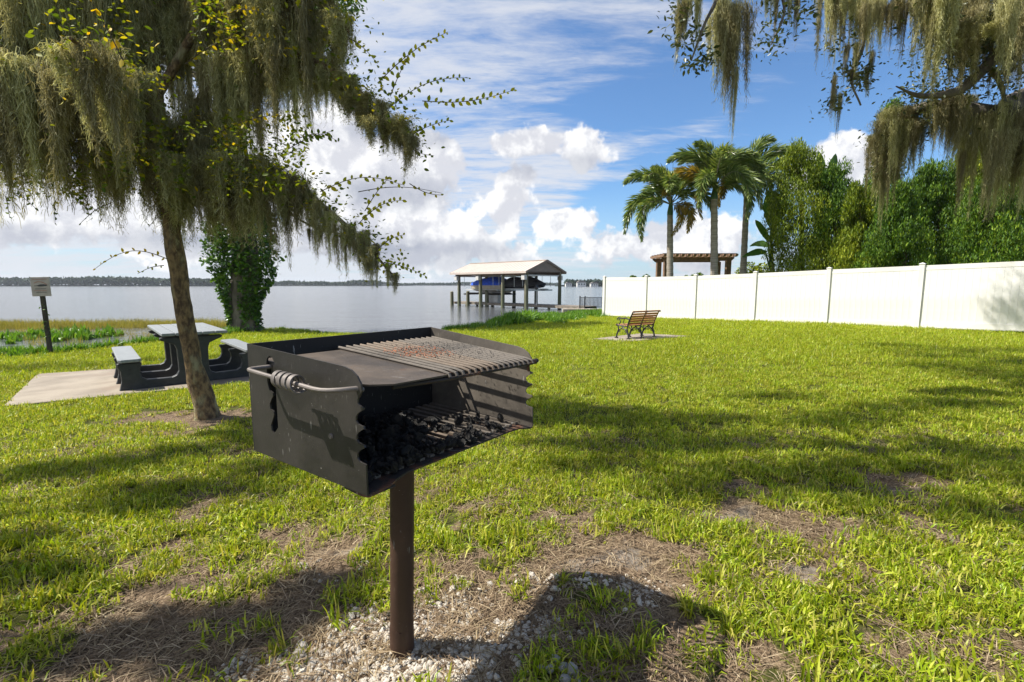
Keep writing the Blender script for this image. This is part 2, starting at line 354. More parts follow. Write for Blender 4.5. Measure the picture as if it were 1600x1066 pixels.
M['blackcover'] = pmat('black_boat_cover', (.012, .012, .016), (.03, .03, .035), 5, .55, bump=.6, bscale=5)
M['hull'] = pmat('cream_hull', (.46, .40, .31), (.36, .31, .24), 3, .35)
M['alu'] = pmat('aluminium', (.45, .46, .47), (.35, .36, .37), 5, .35, metallic=.7)
M['pergola'] = pmat('brown_pergola_wood', (.22, .13, .08), (.13, .08, .05), 5, .8, bump=.3)
M['seawall'] = pmat('seawall_concrete', (.50, .45, .37), (.36, .31, .24), 2, .9, bump=.3)
M['stone'] = pmat('white_marble_chips', (.74, .70, .62), (.52, .47, .39), 25, .75, bump=.5, bscale=60, c3=(.32, .25, .18), s3=14)
M['housewhite'] = pmat('far_house_wall', (.7, .7, .68), (.6, .6, .58), 1, .7)
M['houseroof'] = pmat('far_house_roof', (.18, .16, .15), (.13, .12, .11), 1, .8)
M['glass'] = pmat('dark_window_glass', (.03, .04, .05), None, 1, .1)
M['banana'] = leafmat('broad_tropical_leaf', [(.05, .13, .02), (.10, .21, .035)], .3, .3, .5)

# ground material: attributes bare / green, plus fine relief
def ground_mat():
    m = bpy.data.materials.new('lawn_soil'); m.use_nodes = True; T = NT(m.node_tree); T.n.clear()
    geo = T.new('ShaderNodeNewGeometry').outputs['Position']
    bare = T.new('ShaderNodeAttribute', attribute_name='bare').outputs['Fac']
    sand = T.new('ShaderNodeAttribute', attribute_name='sand').outputs['Fac']
    n1 = T.noise(geo, 3, 8, .7); n2 = T.noise(geo, 22, 6, .7); n3 = T.noise(geo, 90, 4, .7)
    thatch = T.mix(T.ss(n2, .35, .65), (.06, .04, .026), (.17, .12, .075))
    thatch = T.mix(T.ss(n3, .45, .62), thatch, (.28, .21, .14))
    sandc = T.mix(T.ss(n2, .35, .65), (.13, .11, .09), (.30, .26, .21))
    green = T.mix(T.ss(n1, .35, .65), (.14, .19, .008), (.25, .29, .014))
    green = T.mix(T.ss(n2, .45, .7), green, (.33, .36, .02)); green = T.mix(T.ss(n3, .55, .68), green, (.10, .10, .02))
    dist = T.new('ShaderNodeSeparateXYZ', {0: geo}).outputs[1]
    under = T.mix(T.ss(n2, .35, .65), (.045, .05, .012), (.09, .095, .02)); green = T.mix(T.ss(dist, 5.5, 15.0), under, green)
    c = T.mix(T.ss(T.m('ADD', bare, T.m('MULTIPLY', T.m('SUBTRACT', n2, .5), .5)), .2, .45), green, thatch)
    c = T.mix(T.ss(T.m('ADD', sand, T.m('MULTIPLY', T.m('SUBTRACT', n1, .5), .6)), .4, .6), c, sandc)
    b = T.new('ShaderNodeBsdfPrincipled', {'Base Color': c, 'Roughness': .95, 'Specular IOR Level': .15})
    h = T.m('ADD', T.m('MULTIPLY', n2, .6), T.m('MULTIPLY', n3, .4))
    bp = T.new('ShaderNodeBump', {'Height': h, 'Strength': .9, 'Distance': .03}); T.l.new(bp.outputs[0], b.inputs['Normal'])
    T.new('ShaderNodeOutputMaterial', {'Surface': b.outputs[0]}); return m
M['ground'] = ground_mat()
def water_mat():
    m = bpy.data.materials.new('lake_water'); m.use_nodes = True; T = NT(m.node_tree); T.n.clear()
    geo = T.new('ShaderNodeNewGeometry').outputs['Position']
    a = T.new('ShaderNodeMapping', {'Vector': geo, 'Scale': (.9, 1.7, 1), 'Rotation': (0, 0, .25)}).outputs[0]
    h = T.m('ADD', T.m('MULTIPLY', T.noise(a, .9, 4, .6, .4), 1.0), T.m('ADD', T.m('MULTIPLY', T.noise(a, 3.5, 3, .6, .3), .33), T.m('MULTIPLY', T.noise(a, .16, 3, .5), 1.2)))
    b = T.new('ShaderNodeBsdfPrincipled', {'Base Color': (.085, .092, .098, 1), 'Roughness': .10, 'IOR': 1.33, 'Specular IOR Level': .5})
    bp = T.new('ShaderNodeBump', {'Height': h, 'Strength': 1.0, 'Distance': .055}); T.l.new(bp.outputs[0], b.inputs['Normal'])
    T.new('ShaderNodeOutputMaterial', {'Surface': b.outputs[0]}); return m
M['water'] = water_mat()

# ================================================================== SETTING
def blobm(x, y, cx, cy, rx, ry): return np.clip(1-np.sqrt(((x-cx)/rx)**2+((y-cy)/ry)**2), -1, 1)
def bare_f(x, y):
    b = np.maximum.reduce([blobm(x, y, -.30, 1.68, 1.45, .74)*1.1, blobm(x, y, .45, 2.2, .70, .40)*.9, blobm(x, y, 1.45, 2.68, .46, .34)*.75,
        blobm(x, y, -3.35, 4.85, 1.05, .5)*.7, blobm(x, y, 1.3, 2.1, .4, .2)*.6, blobm(x, y, -1.35, 1.7, .8, .4)*.8, blobm(x, y, 2.6, 3.0, .6, .25)*.5, blobm(x, y, 1.5, 1.62, .4, .2)*.5, blobm(x, y, -1.0, 2.15, .7, .4)*.6])
    n = fbm(x*3.2, y*3.2, 4)-.5; n2 = fbm(x*9+31, y*9, 3)-.5
    patch = np.clip((fbm(x*2.6+9, y*3.4+4, 4)-.59)*6, 0, 1)*np.clip((4.6-y)/2, 0, 1)*.5
    return np.clip(np.maximum(b, 0)*1.6*(b > 0)+2.4*n*(b > -.2)+2.2*n2*(b > -.2)+patch, 0, 1)
def sand_f(x, y):
    b = np.maximum.reduce([blobm(x, y, .40, 2.2, .52, .22), blobm(x, y, 1.42, 2.7, .42, .22), blobm(x, y, -.8, 2.25, .40, .16), blobm(x, y, 1.3, 2.08, .3, .1), blobm(x, y, 2.55, 2.98, .4, .12), blobm(x, y, -.1, 2.45, .35, .12)])
    return np.clip(b*.8+1.7*(fbm(x*8, y*8, 4)-.5)*(b > -.2), 0, .85)*np.clip(bare_f(x, y)*2, 0, 1)
xs = np.unique(np.concatenate([np.linspace(-400, -40, 16), np.arange(-40, -6, .4), np.arange(-6, 6.01, .06), np.arange(6.4, 45, .5), np.linspace(45, 400, 16)]))
ys = np.unique(np.concatenate([np.linspace(-300, -6, 12), np.arange(-6, .9, .5), np.arange(.9, 7, .05), np.arange(7, 32, .2), np.linspace(32, 62, 20)]))
GX, GY = np.meshgrid(xs, ys); z = gz(GX, GY)
z = z + (.035*(fbm(GX*4, GY*4, 4)-.5))*np.clip((9-GY)/4, 0, 1)
def quad(a, b, c, d): return [onground(*a), onground(*b), onground(*c), onground(*d)]
Q1 = quad((5, 637), (470, 590), (415, 562), (58, 586)); Q2 = quad((926, 531), (985, 535), (1078, 526.5), (1000, 522.5))
PADS = [np.array([(p.x, p.y) for p in Q]) for Q in (Q1, Q2)]
def inpad(x, y, gr=.02):
    r = np.zeros(len(x), bool)
    for P_ in PADS:
        ins = np.ones(len(x), bool)
        for i in range(4):
            a, b = P_[i], P_[(i+1) % 4]; e = b-a; L_ = np.hypot(*e)
            ins &= ((e[0]*(y-a[1])-e[1]*(x-a[0]))/L_ > -gr)
        r |= ins
    return r
br = bare_f(GX, GY); z = z-.022*br-.06*inpad(GX.ravel(), GY.ravel(), -.04).reshape(GX.shape)
nx_, ny_ = len(xs), len(ys); ii = np.arange(nx_*ny_).reshape(ny_, nx_)
F_ = np.stack([ii[:-1, :-1], ii[:-1, 1:], ii[1:, 1:], ii[1:, :-1]], -1).reshape(-1, 4)
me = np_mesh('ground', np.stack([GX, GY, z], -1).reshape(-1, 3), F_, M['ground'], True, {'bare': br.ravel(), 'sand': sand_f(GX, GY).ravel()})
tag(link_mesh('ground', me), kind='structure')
def surf(x, y):
    x = np.asarray(x, float); y = np.asarray(y, float)
    return gz(x, y)+.035*(fbm(x*4, y*4, 4)-.5)*np.clip((9-y)/4, 0, 1)-.022*bare_f(x, y)
me = np_mesh('water', [(-3000, 8, WATER), (3000, 8, WATER), (3000, 2600, WATER), (-3000, 2600, WATER)], [(0, 1, 2, 3)], M['water'])
tag(link_mesh('water', me), kind='structure')

# concrete pads
def pad(name, pts, lift, th=.14):
    n = len(pts); b = MB(); vs = [Vector((p.x, p.y, p.z+lift)) for p in pts]+[Vector((p.x, p.y, p.z+lift-th)) for p in pts]
    b.add(vs, [tuple(range(n)), tuple(range(2*n-1, n-1, -1))]+[(i, n+i, n+(i+1) % n, (i+1) % n) for i in range(n)])
    tag(b.build(name, M['concrete'], bevel=.012), kind='structure'); return float(np.mean([p.z for p in pts]))+lift
PZ1 = pad('concrete_pad', Q1, .02); PZ2 = pad('bench_pad', Q2, .03)

# ------------------------------------------------------------------ scattering of uncountable ground cover
def tuft(n, rad, hmin, hmax, wmin, wmax, lean=.6, segs=2, flat=False, seed=0):
    g = np.random.default_rng(seed); vs, fs, va = [], [], []
    for i in range(n):
        r_ = rad*math.sqrt(g.random()); a = g.uniform(0, 2*PI); px, py = r_*math.cos(a), r_*math.sin(a)
        h = g.uniform(hmin, hmax); wd = g.uniform(wmin, wmax); la = g.uniform(0, 2*PI); ln = abs(g.normal(0, lean))+.08
        d = np.array([math.cos(la), math.sin(la)]); sv = np.array([-d[1], d[0]]); tw = g.normal(0, .5); sv = np.array([sv[0]*math.cos(tw)-sv[1]*math.sin(tw), sv[0]*math.sin(tw)+sv[1]*math.cos(tw)])
        o = len(vs); var = g.random()
        for k in range(segs+1):
            t = k/segs
            if flat: p = np.array([px+d[0]*h*t, py+d[1]*h*t, .004+.012*math.sin(t*PI)*g.random()+g.random()*.008])
            else:
                ang = ln*t*1.3; p = np.array([px+d[0]*h*math.sin(ang)*t, py+d[1]*h*math.sin(ang)*t, h*t*math.cos(min(ang, 1.45))])
            wk = wd*.5*(1-.15*t if k < segs else .12)
            vs += [tuple(p-np.array([sv[0], sv[1], 0])*wk), tuple(p+np.array([sv[0], sv[1], 0])*wk)]; va += [var, var]
        for k in range(segs): fs.append((o+2*k, o+2*k+1, o+2*k+3, o+2*k+2))
    return np.array(vs), np.array(fs), np.array(va)
def gn_scatter(name, meshes, pos, rot, scale, idx, mat_name=None):
    lib = bpy.data.collections.new(name+'_shapes')
    for i, me in enumerate(meshes):
        o = bpy.data.objects.new('%s_shape_%02d' % (name, i), me); lib.objects.link(o)
    n = len(pos); me = bpy.data.meshes.new(name); me.vertices.add(n); me.vertices.foreach_set('co', np.asarray(pos, np.float32).ravel())
    a = me.attributes.new('rot', 'FLOAT_VECTOR', 'POINT'); a.data.foreach_set('vector', np.asarray(rot, np.float32).ravel())
    a = me.attributes.new('sc', 'FLOAT', 'POINT'); a.data.foreach_set('value', np.asarray(scale, np.float32))
    a = me.attributes.new('pick', 'INT', 'POINT'); a.data.foreach_set('value', np.asarray(idx, np.int32))
    me.update(); o = link_mesh(name, me, kind='stuff')
    g = bpy.data.node_groups.new(name, 'GeometryNodeTree')
    g.interface.new_socket('Geometry', in_out='INPUT', socket_type='NodeSocketGeometry'); g.interface.new_socket('Geometry', in_out='OUTPUT', socket_type='NodeSocketGeometry')
    gi = g.nodes.new('NodeGroupInput'); go = g.nodes.new('NodeGroupOutput')
    ci = g.nodes.new('GeometryNodeCollectionInfo'); ci.inputs['Collection'].default_value = lib; ci.inputs['Separate Children'].default_value = True; ci.inputs['Reset Children'].default_value = True
    ip = g.nodes.new('GeometryNodeInstanceOnPoints'); ip.inputs['Pick Instance'].default_value = True
    def na(nm, ty):
        q = g.nodes.new('GeometryNodeInputNamedAttribute'); q.data_type = ty; q.inputs['Name'].default_value = nm; return [s for s in q.outputs if s.enabled and s.name == 'Attribute'][0]
    e = g.nodes.new('FunctionNodeEulerToRotation'); L = g.links.new
    L(gi.outputs[0], ip.inputs['Points']); L(ci.outputs[0], ip.inputs['Instance']); L(na('rot', 'FLOAT_VECTOR'), e.inputs[0]); L(e.outputs[0], ip.inputs['Rotation'])
    L(na('sc', 'FLOAT'), ip.inputs['Scale']); L(na('pick', 'INT'), ip.inputs['Instance Index']); L(ip.outputs[0], go.inputs[0])
    md = o.modifiers.new('scatter', 'NODES'); md.node_group = g; return o
def tmesh(nm, t, mat): return np_mesh(nm, t[0], t[1], mat, False, {'var': t[2]})
def cone_points(y0, y1, dens, marg=1.3):
    A = 2*marg*(y1-y0)+1.12*(y1*y1-y0*y0); n = int(A*dens)
    y = np.sqrt(rng.uniform(y0*y0, y1*y1, n)) if y1 > y0 else y0; x = rng.uniform(-1, 1, n)*(1.12*y+marg); return x, y
# ordinary lawn
near_t = [tmesh('lawn_tuft', tuft(34, .075, .024, .062, .0045, .0085, .95, 2, seed=i), M['grass']) for i in range(6)]
clump_t = [tmesh('tall_tuft', tuft(14, .04, .05, .115, .005, .009, .55, 3, seed=50+i), M['grass']) for i in range(3)]
far_t = [tmesh('far_tuft', tuft(40, .16, .035, .075, .008, .014, .8, 1, seed=80+i), M['grass']) for i in range(4)]
straw_t = [tmesh('straw_tuft', tuft(20, .09, .04, .12, .002, .0045, .3, 2, flat=True, seed=120+i), M['straw']) for i in range(4)]
P_, R_, S_, I_ = [], [], [], []
def addp(x, y, keep, s0, s1, base, n, tilt=.15, dz=0):
    x = x[keep]; y = y[keep]; k = len(x); zz_ = surf(x, y)+dz
    P_.append(np.stack([x, y, zz_], 1)); R_.append(np.stack([rng.normal(0, tilt, k), rng.normal(0, tilt, k), rng.uniform(0, 6.28, k)], 1)); S_.append(rng.uniform(s0, s1, k)); I_.append(base+rng.integers(0, n, k))
x, y = cone_points(.9, 3.6, 360); b = bare_f(x, y); b2 = sand_f(x, y); hgt = .8+.5*fbm(x*1.7, y*1.7, 3)
dead = fbm(x*2.3+40, y*2.3+11, 3)
addp(x, y, (rng.random(len(x)) > b*1.35-.02) & (rng.random(len(x)) > b2*1.6) & ~inpad(x, y), .55, 1.25, 0, 6)
x, y = cone_points(3.6, 7.5, 190); b = bare_f(x, y); addp(x, y, (rng.random(len(x)) > b*1.2) & ~inpad(x, y), .7, 1.25, 0, 6)
x, y = cone_points(7.5, 14, 70); addp(x, y, ~inpad(x, y) & (y < shore(x)-.25), .8, 1.3, 9, 4)
x, y = cone_points(14, 30, 38, 2.5); addp(x, y, ~inpad(x, y) & (y < shore(x)-.25), 1.0, 1.5, 9, 4)
x, y = cone_points(.9, 4.5, 5); b = bare_f(x, y); addp(x, y, (rng.random(len(x)) < .5) & (b < .9), .6, 1.1, 6, 3)
x, y = cone_points(.9, 4.2, 230); b = bare_f(x, y); addp(x, y, (rng.random(len(x)) < b*1.3+.16) & (sand_f(x, y) < .55+.3*rng.random(len(x))), .6, 1.3, 13, 4, .05, .002)
# a few separate green tufts on the bare earth
for cx, cy, n in ((-.13, 2.32, 10), (-.32, 2.28, 8), (.02, 2.36, 6), (.22, 1.98, 3), (.02, 1.92, 3), (.73, 1.83, 8), (.86, 1.70, 6), (.50, 1.62, 4), (.28, 1.60, 5), (.38, 1.55, 4), (-.98, 1.72, 4), (-.86, 1.60, 3), (-.75, 1.85, 4), (.1, 1.52, 3)):
    a = rng.uniform(0, 6.28, n); r_ = rng.uniform(0, .06, n); addp(cx+r_*np.cos(a), cy+r_*np.sin(a), np.ones(n, bool), .6, .95, 6, 3)
gn = gn_scatter('grass', near_t+clump_t+far_t+straw_t, np.concatenate(P_), np.concatenate(R_), np.concatenate(S_), np.concatenate(I_))

# white stone chips round the post
def pebble(seed):
    g = np.random.default_rng(seed)
    import bmesh
    bm = bmesh.new(); bmesh.ops.create_icosphere(bm, subdivisions=1, radius=1)
    sx, sy, sz = g.uniform(.75, 1.15), g.uniform(.6, .95), g.uniform(.4, .65); ph = g.uniform(0, 9, 3)
    for v in bm.verts:
        k = 1+.16*math.sin(3*v.co.x+ph[0])+.14*math.sin(4*v.co.y+ph[1])+.12*math.sin(5*v.co.z+ph[2]); v.co = Vector((v.co.x*sx, v.co.y*sy, v.co.z*sz))*k
    me = bpy.data.meshes.new('pebble_shape'); bm.to_mesh(me); bm.free()
    me.materials.append(M['stone']); return me
pm_ = [pebble(i) for i in range(7)]
def pebf(x, y):
    return np.maximum.reduce([blobm(x, y, -.42, 1.60, .55, .30)*1.2, blobm(x, y, -.25, 1.85, .24, .18)*.8, blobm(x, y, -.72, 1.50, .36, .18), blobm(x, y, -.52, 2.45, .14, .2)*1.0, blobm(x, y, .0, 1.72, .35, .10)*.5, blobm(x, y, .35, 1.95, .5, .16)*.12, blobm(x, y, -.85, 2.2, .4, .2)*.16, blobm(x, y, -.3, 1.4, .4, .15)])
n = 52000; x = rng.uniform(-1.5, 1.1, n); y = rng.uniform(1.25, 2.7, n)
pf = np.clip(pebf(x, y), 0, 1); keep = rng.random(n) < np.clip(pf*1.6+1.6*(fbm(x*7, y*7, 3)-.58)*(pf > .02), 0, 1)*.55; x, y = x[keep], y[keep]
sc_ = rng.lognormal(math.log(.0088), .38, len(x)).clip(.004, .023)
gravel = gn_scatter('gravel', pm_, np.stack([x, y, surf(x, y)+sc_*.12], 1), rng.uniform(0, 6.28, (len(x), 3))*np.array([.12, .12, 1]), sc_, rng.integers(0, 7, len(x)))
# larger single rocks
M['rock'] = pmat('grey_rock', (.42, .41, .39), (.26, .25, .235), 18, .85, bump=.6, bscale=40)
for i, (px, py, s_, lb) in enumerate(((845, 1043, .018, 'small grey rock leftmost in the little heap at the bottom of the grill shadow'), (868, 1029, .024, 'grey rock at the top of the little heap in the grill shadow'), (860, 1047, .026, 'broad grey rock in the middle left of the heap in the grill shadow'),
        (880, 1042, .024, 'grey rock in the centre of the little heap in the grill shadow'), (893, 1046, .026, 'largest grey rock, rightmost in the little heap in the grill shadow'), (885, 1062, .022, 'grey rock lowest in the little heap, at the bottom edge of the picture'), (903, 1062, .015, 'smallest grey rock, beside the heap at the bottom edge of the picture'))):
    p = onground(px, py); me_ = pm_[i % 7].copy(); me_.materials.clear(); me_.materials.append(M['rock']); o = link_mesh('rock', me_, None, (p.x, p.y, p.z+s_*.1), (.1*i, .2, i*1.3), s_)
    tag(o, lb, 'rock', 'larger grey rocks at the edge of the gravel')

# ------------------------------------------------------------------ shoreline growth (uncountable)
reed_t = [tmesh('reed_tuft', tuft(26, .25, .18, .48, .006, .014, .35, 2, seed=200+i), M['reed']) for i in range(3)]
bank_t = [tmesh('bank_tuft', tuft(34, .16, .12, .34, .02, .045, .7, 2, seed=220+i), M['weed']) for i in range(3)]
lily_t = [tmesh('marsh_tuft', tuft(14, .16, .28, .5, .06, .12, .5, 2, seed=240+i), M['weed']) for i in range(2)]
P_, R_, S_, I_ = [], [], [], []
def addw(x, y, zz_, s0, s1, base, n):
    k = len(x); P_.append(np.stack([x, y, zz_], 1)); R_.append(np.stack([rng.normal(0, .1, k), rng.normal(0, .1, k), rng.uniform(0, 6.28, k)], 1)); S_.append(rng.uniform(s0, s1, k)); I_.append(base+rng.integers(0, n, k))
x = rng.uniform(-40, -12.6, 4600); yc = 21.6+.10*(x+14)+1.0*(fbm(x*.6, x*0, 2)-.5); y = yc+rng.normal(0, .55, len(x)); k = (rng.random(len(x)) < np.clip(1.15*fbm(x*.9, y*.9, 2)+.15-.05*(x+16).clip(0, 9), .08, 1)); addw(x[k], y[k], np.full(k.sum(), WATER-.05), .6, 1.05, 0, 3)
x = rng.uniform(-24, -9, 500); y = rng.uniform(14.2, 19, 500); k = rng.random(500) < .4; addw(x[k], y[k], np.full(k.sum(), WATER-.03), .3, .8, 0, 3)
x = rng.uniform(-18.5, -14.6, 80); y = 16.9+rng.normal(0, .8, 80)+.8*(fbm(x, x*0, 2)-.5); addw(x, y, np.full(80, WATER-.05), .5, 1.0, 6, 2)
x = rng.uniform(-24, -9.3, 2200); y = shore(x)-.35+rng.normal(0, .28, 2200); addw(x, y, gz(x, y)-.03, .35, 1.0, 3, 3)
x = rng.uniform(-9.3, -2, 500); y = shore(x)-.3+rng.normal(0, .15, 500); addw(x, y, gz(x, y)-.03, .2, .5, 3, 3)
marsh = gn_scatter('marsh_plants', reed_t+bank_t+lily_t, np.concatenate(P_), np.concatenate(R_), np.concatenate(S_), np.concatenate(I_))
P_, R_, S_, I_ = [], [], [], []
def weedpatch(x0, x1, dy, n, s0, s1, spread=.8):
    x = rng.uniform(x0, x1, n); y = shore(x)-dy+rng.normal(0, spread, n); addw(x, y, gz(x, y)-.02, s0, s1, 0, 3)
weedpatch(-2.4, 5, .4, 900, .35, .9, .4); weedpatch(-.8, 2.2, .8, 700, .7, 1.35, .6); weedpatch(-.2, .9, 1.0, 120, 1.2, 1.9, .4); weedpatch(1.6, 6.0, 2.0, 1000, .5, 1.1, 1.3)
bankw = gn_scatter('bank_weeds', bank_t, np.concatenate(P_), np.concatenate(R_), np.concatenate(S_), np.concatenate(I_))

# ================================================================== GRILL
S0 = 1.55
GB = Vector((-.5277*S0, .9416*S0, -.339*S0+CAMH)); ga = .9595
gU = Vector((math.cos(ga), math.sin(ga), 0)); gV = Vector((math.sin(ga), -math.cos(ga), 0)); gN = Vector((0, 0, 1))
GW, GD, GH = .792, .556, .343
def gwarp(p):
    """grill axes (u along the back, v towards the open front, w up) to the place; the top edge drops towards the open side"""
    u, v, w_ = p; a = u/GW; b = v/GD
    Hc = (.343*(1-a)+.352*a)*(1-b)+(.320*(1-a)+.300*a)*b
    U_ = u*(1-.028*b)
    return GB+gU*U_+gV*v+Vector((0, 0, -.0194*u-.0066*v+w_*Hc/GH))
class GM(MB):
    def fin(s, *a, **k): s.v = [gwarp(p) for p in s.v]; return s.build(*a, **k)
grill = thing('charcoal_grill', 'black steel box grill on a brown post, its cooking grate half plate, half rusty rods', 'grill', (-.41, 1.625, float(surf([-.41], [1.625])[0])))
fX, fY, fZ = Vector((1, 0, 0)), Vector((0, 1, 0)), Vector((0, 0, 1))
def arc(cx, cy, r, a0, a1, n): return [(cx+r*math.cos(R(a0+(a1-a0)*i/n)), cy+r*math.sin(R(a0+(a1-a0)*i/n))) for i in range(n+1)]
D = GD
# front edge with its three hooked notches, top to bottom, in (v, w)
front = [(D-.075, .343), (D-.045, .338), (D-.022, .325), (D-.008, .306), (D-.006, .288), (D-.016, .270), (D-.024, .262), (D-.024, .252), (D-.016, .246), (D-.002, .243)]
def notch(w0): return [(D-.002, w0), (D-.012, w0-.006), (D-.024, w0-.014), (D-.033, w0-.025), (D-.034, w0-.036), (D-.026, w0-.044), (D-.014, w0-.046), (D-.006, w0-.046)]
for w0 in (.238, .186, .134): front += notch(w0)
front += [(D-.001, .086), (D, .0)]
SV = .150                                         # straight edge of the slot
scal = [(SV, .304), (SV-.010, .318), (SV-.026, .322), (SV-.040, .312), (SV-.046, .296), (SV-.046, .238), (SV-.042, .226), (SV-.036, .214), (SV-.020, .208), (SV-.018, .200), (SV-.030, .186), (SV-.041, .170), (SV-.038, .156), (SV-.022, .150), (SV-.018, .142), (SV-.030, .122), (SV-.041, .104), (SV-.038, .088), (SV-.026, .080), (SV, .105)]
def side_plate(u0, u1, name, mat):
    b = GM(); fr = (Vector((0, 0, 0)), fY, fZ, fX)
    b.prism([(0, 0), (SV, 0)]+(scal[::-1] if u0 < 0 else [])+[(SV, .343), (0, .343)], fr, u0, u1)
    b.prism([(SV, 0)]+[(SV, .343)]+front, fr, u0, u1)
    return b.fin(name, mat, grill)
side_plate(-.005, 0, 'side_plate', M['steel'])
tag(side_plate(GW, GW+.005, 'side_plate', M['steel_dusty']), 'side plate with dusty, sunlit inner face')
b = GM().box((GW/2, -.0025, GH/2), (GW+.01, .005, GH)); b.fin('back_plate', M['soot_shade'], grill)
b = GM(); fl = [(0, 0), (GW, 0), (GW, D), (GW-.02, D), (GW-.05, D-.028), (GW-.10, D-.034), (.17, D-.038), (.115, D-.022), (.075, D-.002), (.0, D)]
b.prism(fl, (Vector((0, 0, 0)), fX, fY, fZ), -.004, .002); b.fin('floor_plate', M['steel_floor'], grill)
# rolled lip under the front corner
b = GM(); b.prism([(D-.10, -.001), (D-.03, -.005), (D, -.002), (D, -.007), (D-.03, -.012), (D-.10, -.008)], (Vector((0, 0, 0)), fY, fZ, fX), .0, .09); b.fin('corner_lip', M['steel_floor'], grill)
# floor bars
for i in range(17):
    u = GW-.022-i*.043
    GM().box((u, D/2-.024, .008), (.020, D-.075, .008)).fin('floor_bar', M['grate_rust'] if 6 <= i <= 9 else M['grate'], grill)
# leaning brace on the inside of the far corner
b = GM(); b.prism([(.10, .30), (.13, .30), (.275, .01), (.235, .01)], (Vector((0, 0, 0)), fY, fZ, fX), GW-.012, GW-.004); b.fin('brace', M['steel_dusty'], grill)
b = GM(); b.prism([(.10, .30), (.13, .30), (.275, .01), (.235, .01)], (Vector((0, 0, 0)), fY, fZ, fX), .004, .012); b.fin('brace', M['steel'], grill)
# cooking surface
CW = .298
plate = GM(); plate.prism([(.012, .035), (.312, .035), (.312, D-.012), (.312, D+.006), (.085, D+.012), (.03, D-.02), (.012, D-.05)], (Vector((0, 0, 0)), fX, fY, fZ), CW-.005, CW)
M['griddle'] = steel_mat('browned_griddle', (.040, .032, .027), (.105, .08, .06), .9, .5, (.09, .05, .03), .60)
plate_o = plate.fin('griddle_plate', M['griddle'], grill)
NR = 16
for i in range(NR):
    u = .304+i*(GW-.018-.304)/(NR-1)
    q = GM(); jit = random.uniform(-.002, .002)
    q.tube([(u+jit, .018+random.uniform(0, .01), CW+.006), (u, .15, CW+.0065), (u, .35, CW+.006), (u, D-.02, CW+.006), (u, D+.008, CW+.002), (u, D+.013, CW-.008)], .0056, 8)
    q.fin('grate_rod', M['grate_rust'] if 3 <= i <= 8 else M['grate'], grill, smooth=True)
GM().box(((.295+GW)/2+.005, D-.006, CW-.008), (GW-.285, .006, .020)).fin('grate_front_bar', M['steel_floor'], grill)
GM().box(((.05+GW)/2, .06, CW-.010), (GW-.06, .02, .006)).fin('grate_back_bar', M['steel_floor'], grill)
GM().tube([(.10, D-.012, CW-.016), (.30, D+.002, CW-.016), (GW+.012, D+.002, CW-.012), (GW+.022, D+.0, CW-.012)], .0065, 8).fin('support_rod', M['steel_floor'], grill, smooth=True)
GM().tube([(GW-.02, D+.006, CW-.002), (GW+.02, D+.006, CW-.002)], .009, 8).fin('support_rod', M['steel_floor'], grill, smooth=True)
GM().tube([(GW-.02, D-.01, CW-.012), (GW-.006, D-.015, CW-.05)], .006, 6).fin('support_hook', M['steel_floor'], grill, smooth=True)
# soot and rust flecks lying on the grate
def flecks(n, u0, u1, v0, v1, smin, smax, w_):
    g = np.random.default_rng(11); vs = []; fs = []
    for i in range(n):
        cu = g.uniform(u0, u1); cv = g.uniform(v0, v1); rr = g.uniform(smin, smax)
        if ((cu-(u0+u1)/2)/((u1-u0)/2))**2+((cv-(v0+v1)/2)/((v1-v0)/2))**2 > 1+.3*g.normal(): continue
        o = len(vs); a0 = g.uniform(0, 6)
        for k in range(5): vs.append((cu+rr*math.cos(a0+k*1.256)*g.uniform(.6, 1.3), cv+rr*math.sin(a0+k*1.256)*g.uniform(.6, 1.3), w_))
        vs.append((cu, cv, w_+rr*.6)); fs += [(o+k, o+(k+1) % 5, o+5) for k in range(5)]
    q = GM(); q.add(vs, fs); return q
M['rustflake'] = pmat('orange_rust', (.55, .13, .02), (.30, .07, .02), 60, .9, bump=.5)
flecks(420, .35, .60, .14, .38, .001, .0032, CW+.011).fin('rust_flakes', M['rustflake'], grill, kind='stuff')
flecks(1100, .40, .77, .08, .50, .001, .003, CW+.0115).fin('soot_crust', M['coal'], grill, kind='stuff')
# handle: rod out through the slot, along the side, back in at the front
hr = .0066
hp = [(.02, .112, CW-.012), (-.030, .110, CW-.012), (-.052, .112, CW-.012), (-.062, .118, CW-.012), (-.066, .130, CW-.012), (-.066, .20, CW-.013), (-.066, .30, CW-.014), (-.066, .44, CW-.015), (-.064, .468, CW-.014), (-.056, .490, CW-.012), (-.040, .512, CW-.009), (-.008, .532, CW-.006), (.012, D-.022, CW-.012)]
GM().tube(hp, hr, 10).fin('handle_rod', M['coil'], grill, smooth=True)
co_ = []
for k in range(4*20+1):
    a = k/20*2*PI; co_.append((-.066+.0235*math.cos(a), .232+.095*k/80, CW-.0135+.0235*math.sin(a)))
# flat spring coil: strip wound round the rod
q = GM(); vs = []; fs = []
for k in range(4*28+1):
    a = k/28*2*PI; v0 = .280+.100*k/112
    for (rr, dv) in ((.0245, -.0078), (.0245, .0078), (.0215, .0078), (.0215, -.0078)): vs.append((-.066+rr*math.cos(a), v0+dv, CW-.0135+rr*math.sin(a)))
for k in range(4*28):
    for j in range(4): fs.append((k*4+j, k*4+(j+1) % 4, k*4+4+(j+1) % 4, k*4+4+j))
q.add(vs, fs); q.fin('coil_grip', M['coil'], grill, smooth=True)
q = GM(); q.tube([(-.005, .415, .135), (-.009, .415, .135)], [.0085, .007], 14); q.fin('bolt_head', M['coil'], grill, smooth=True)
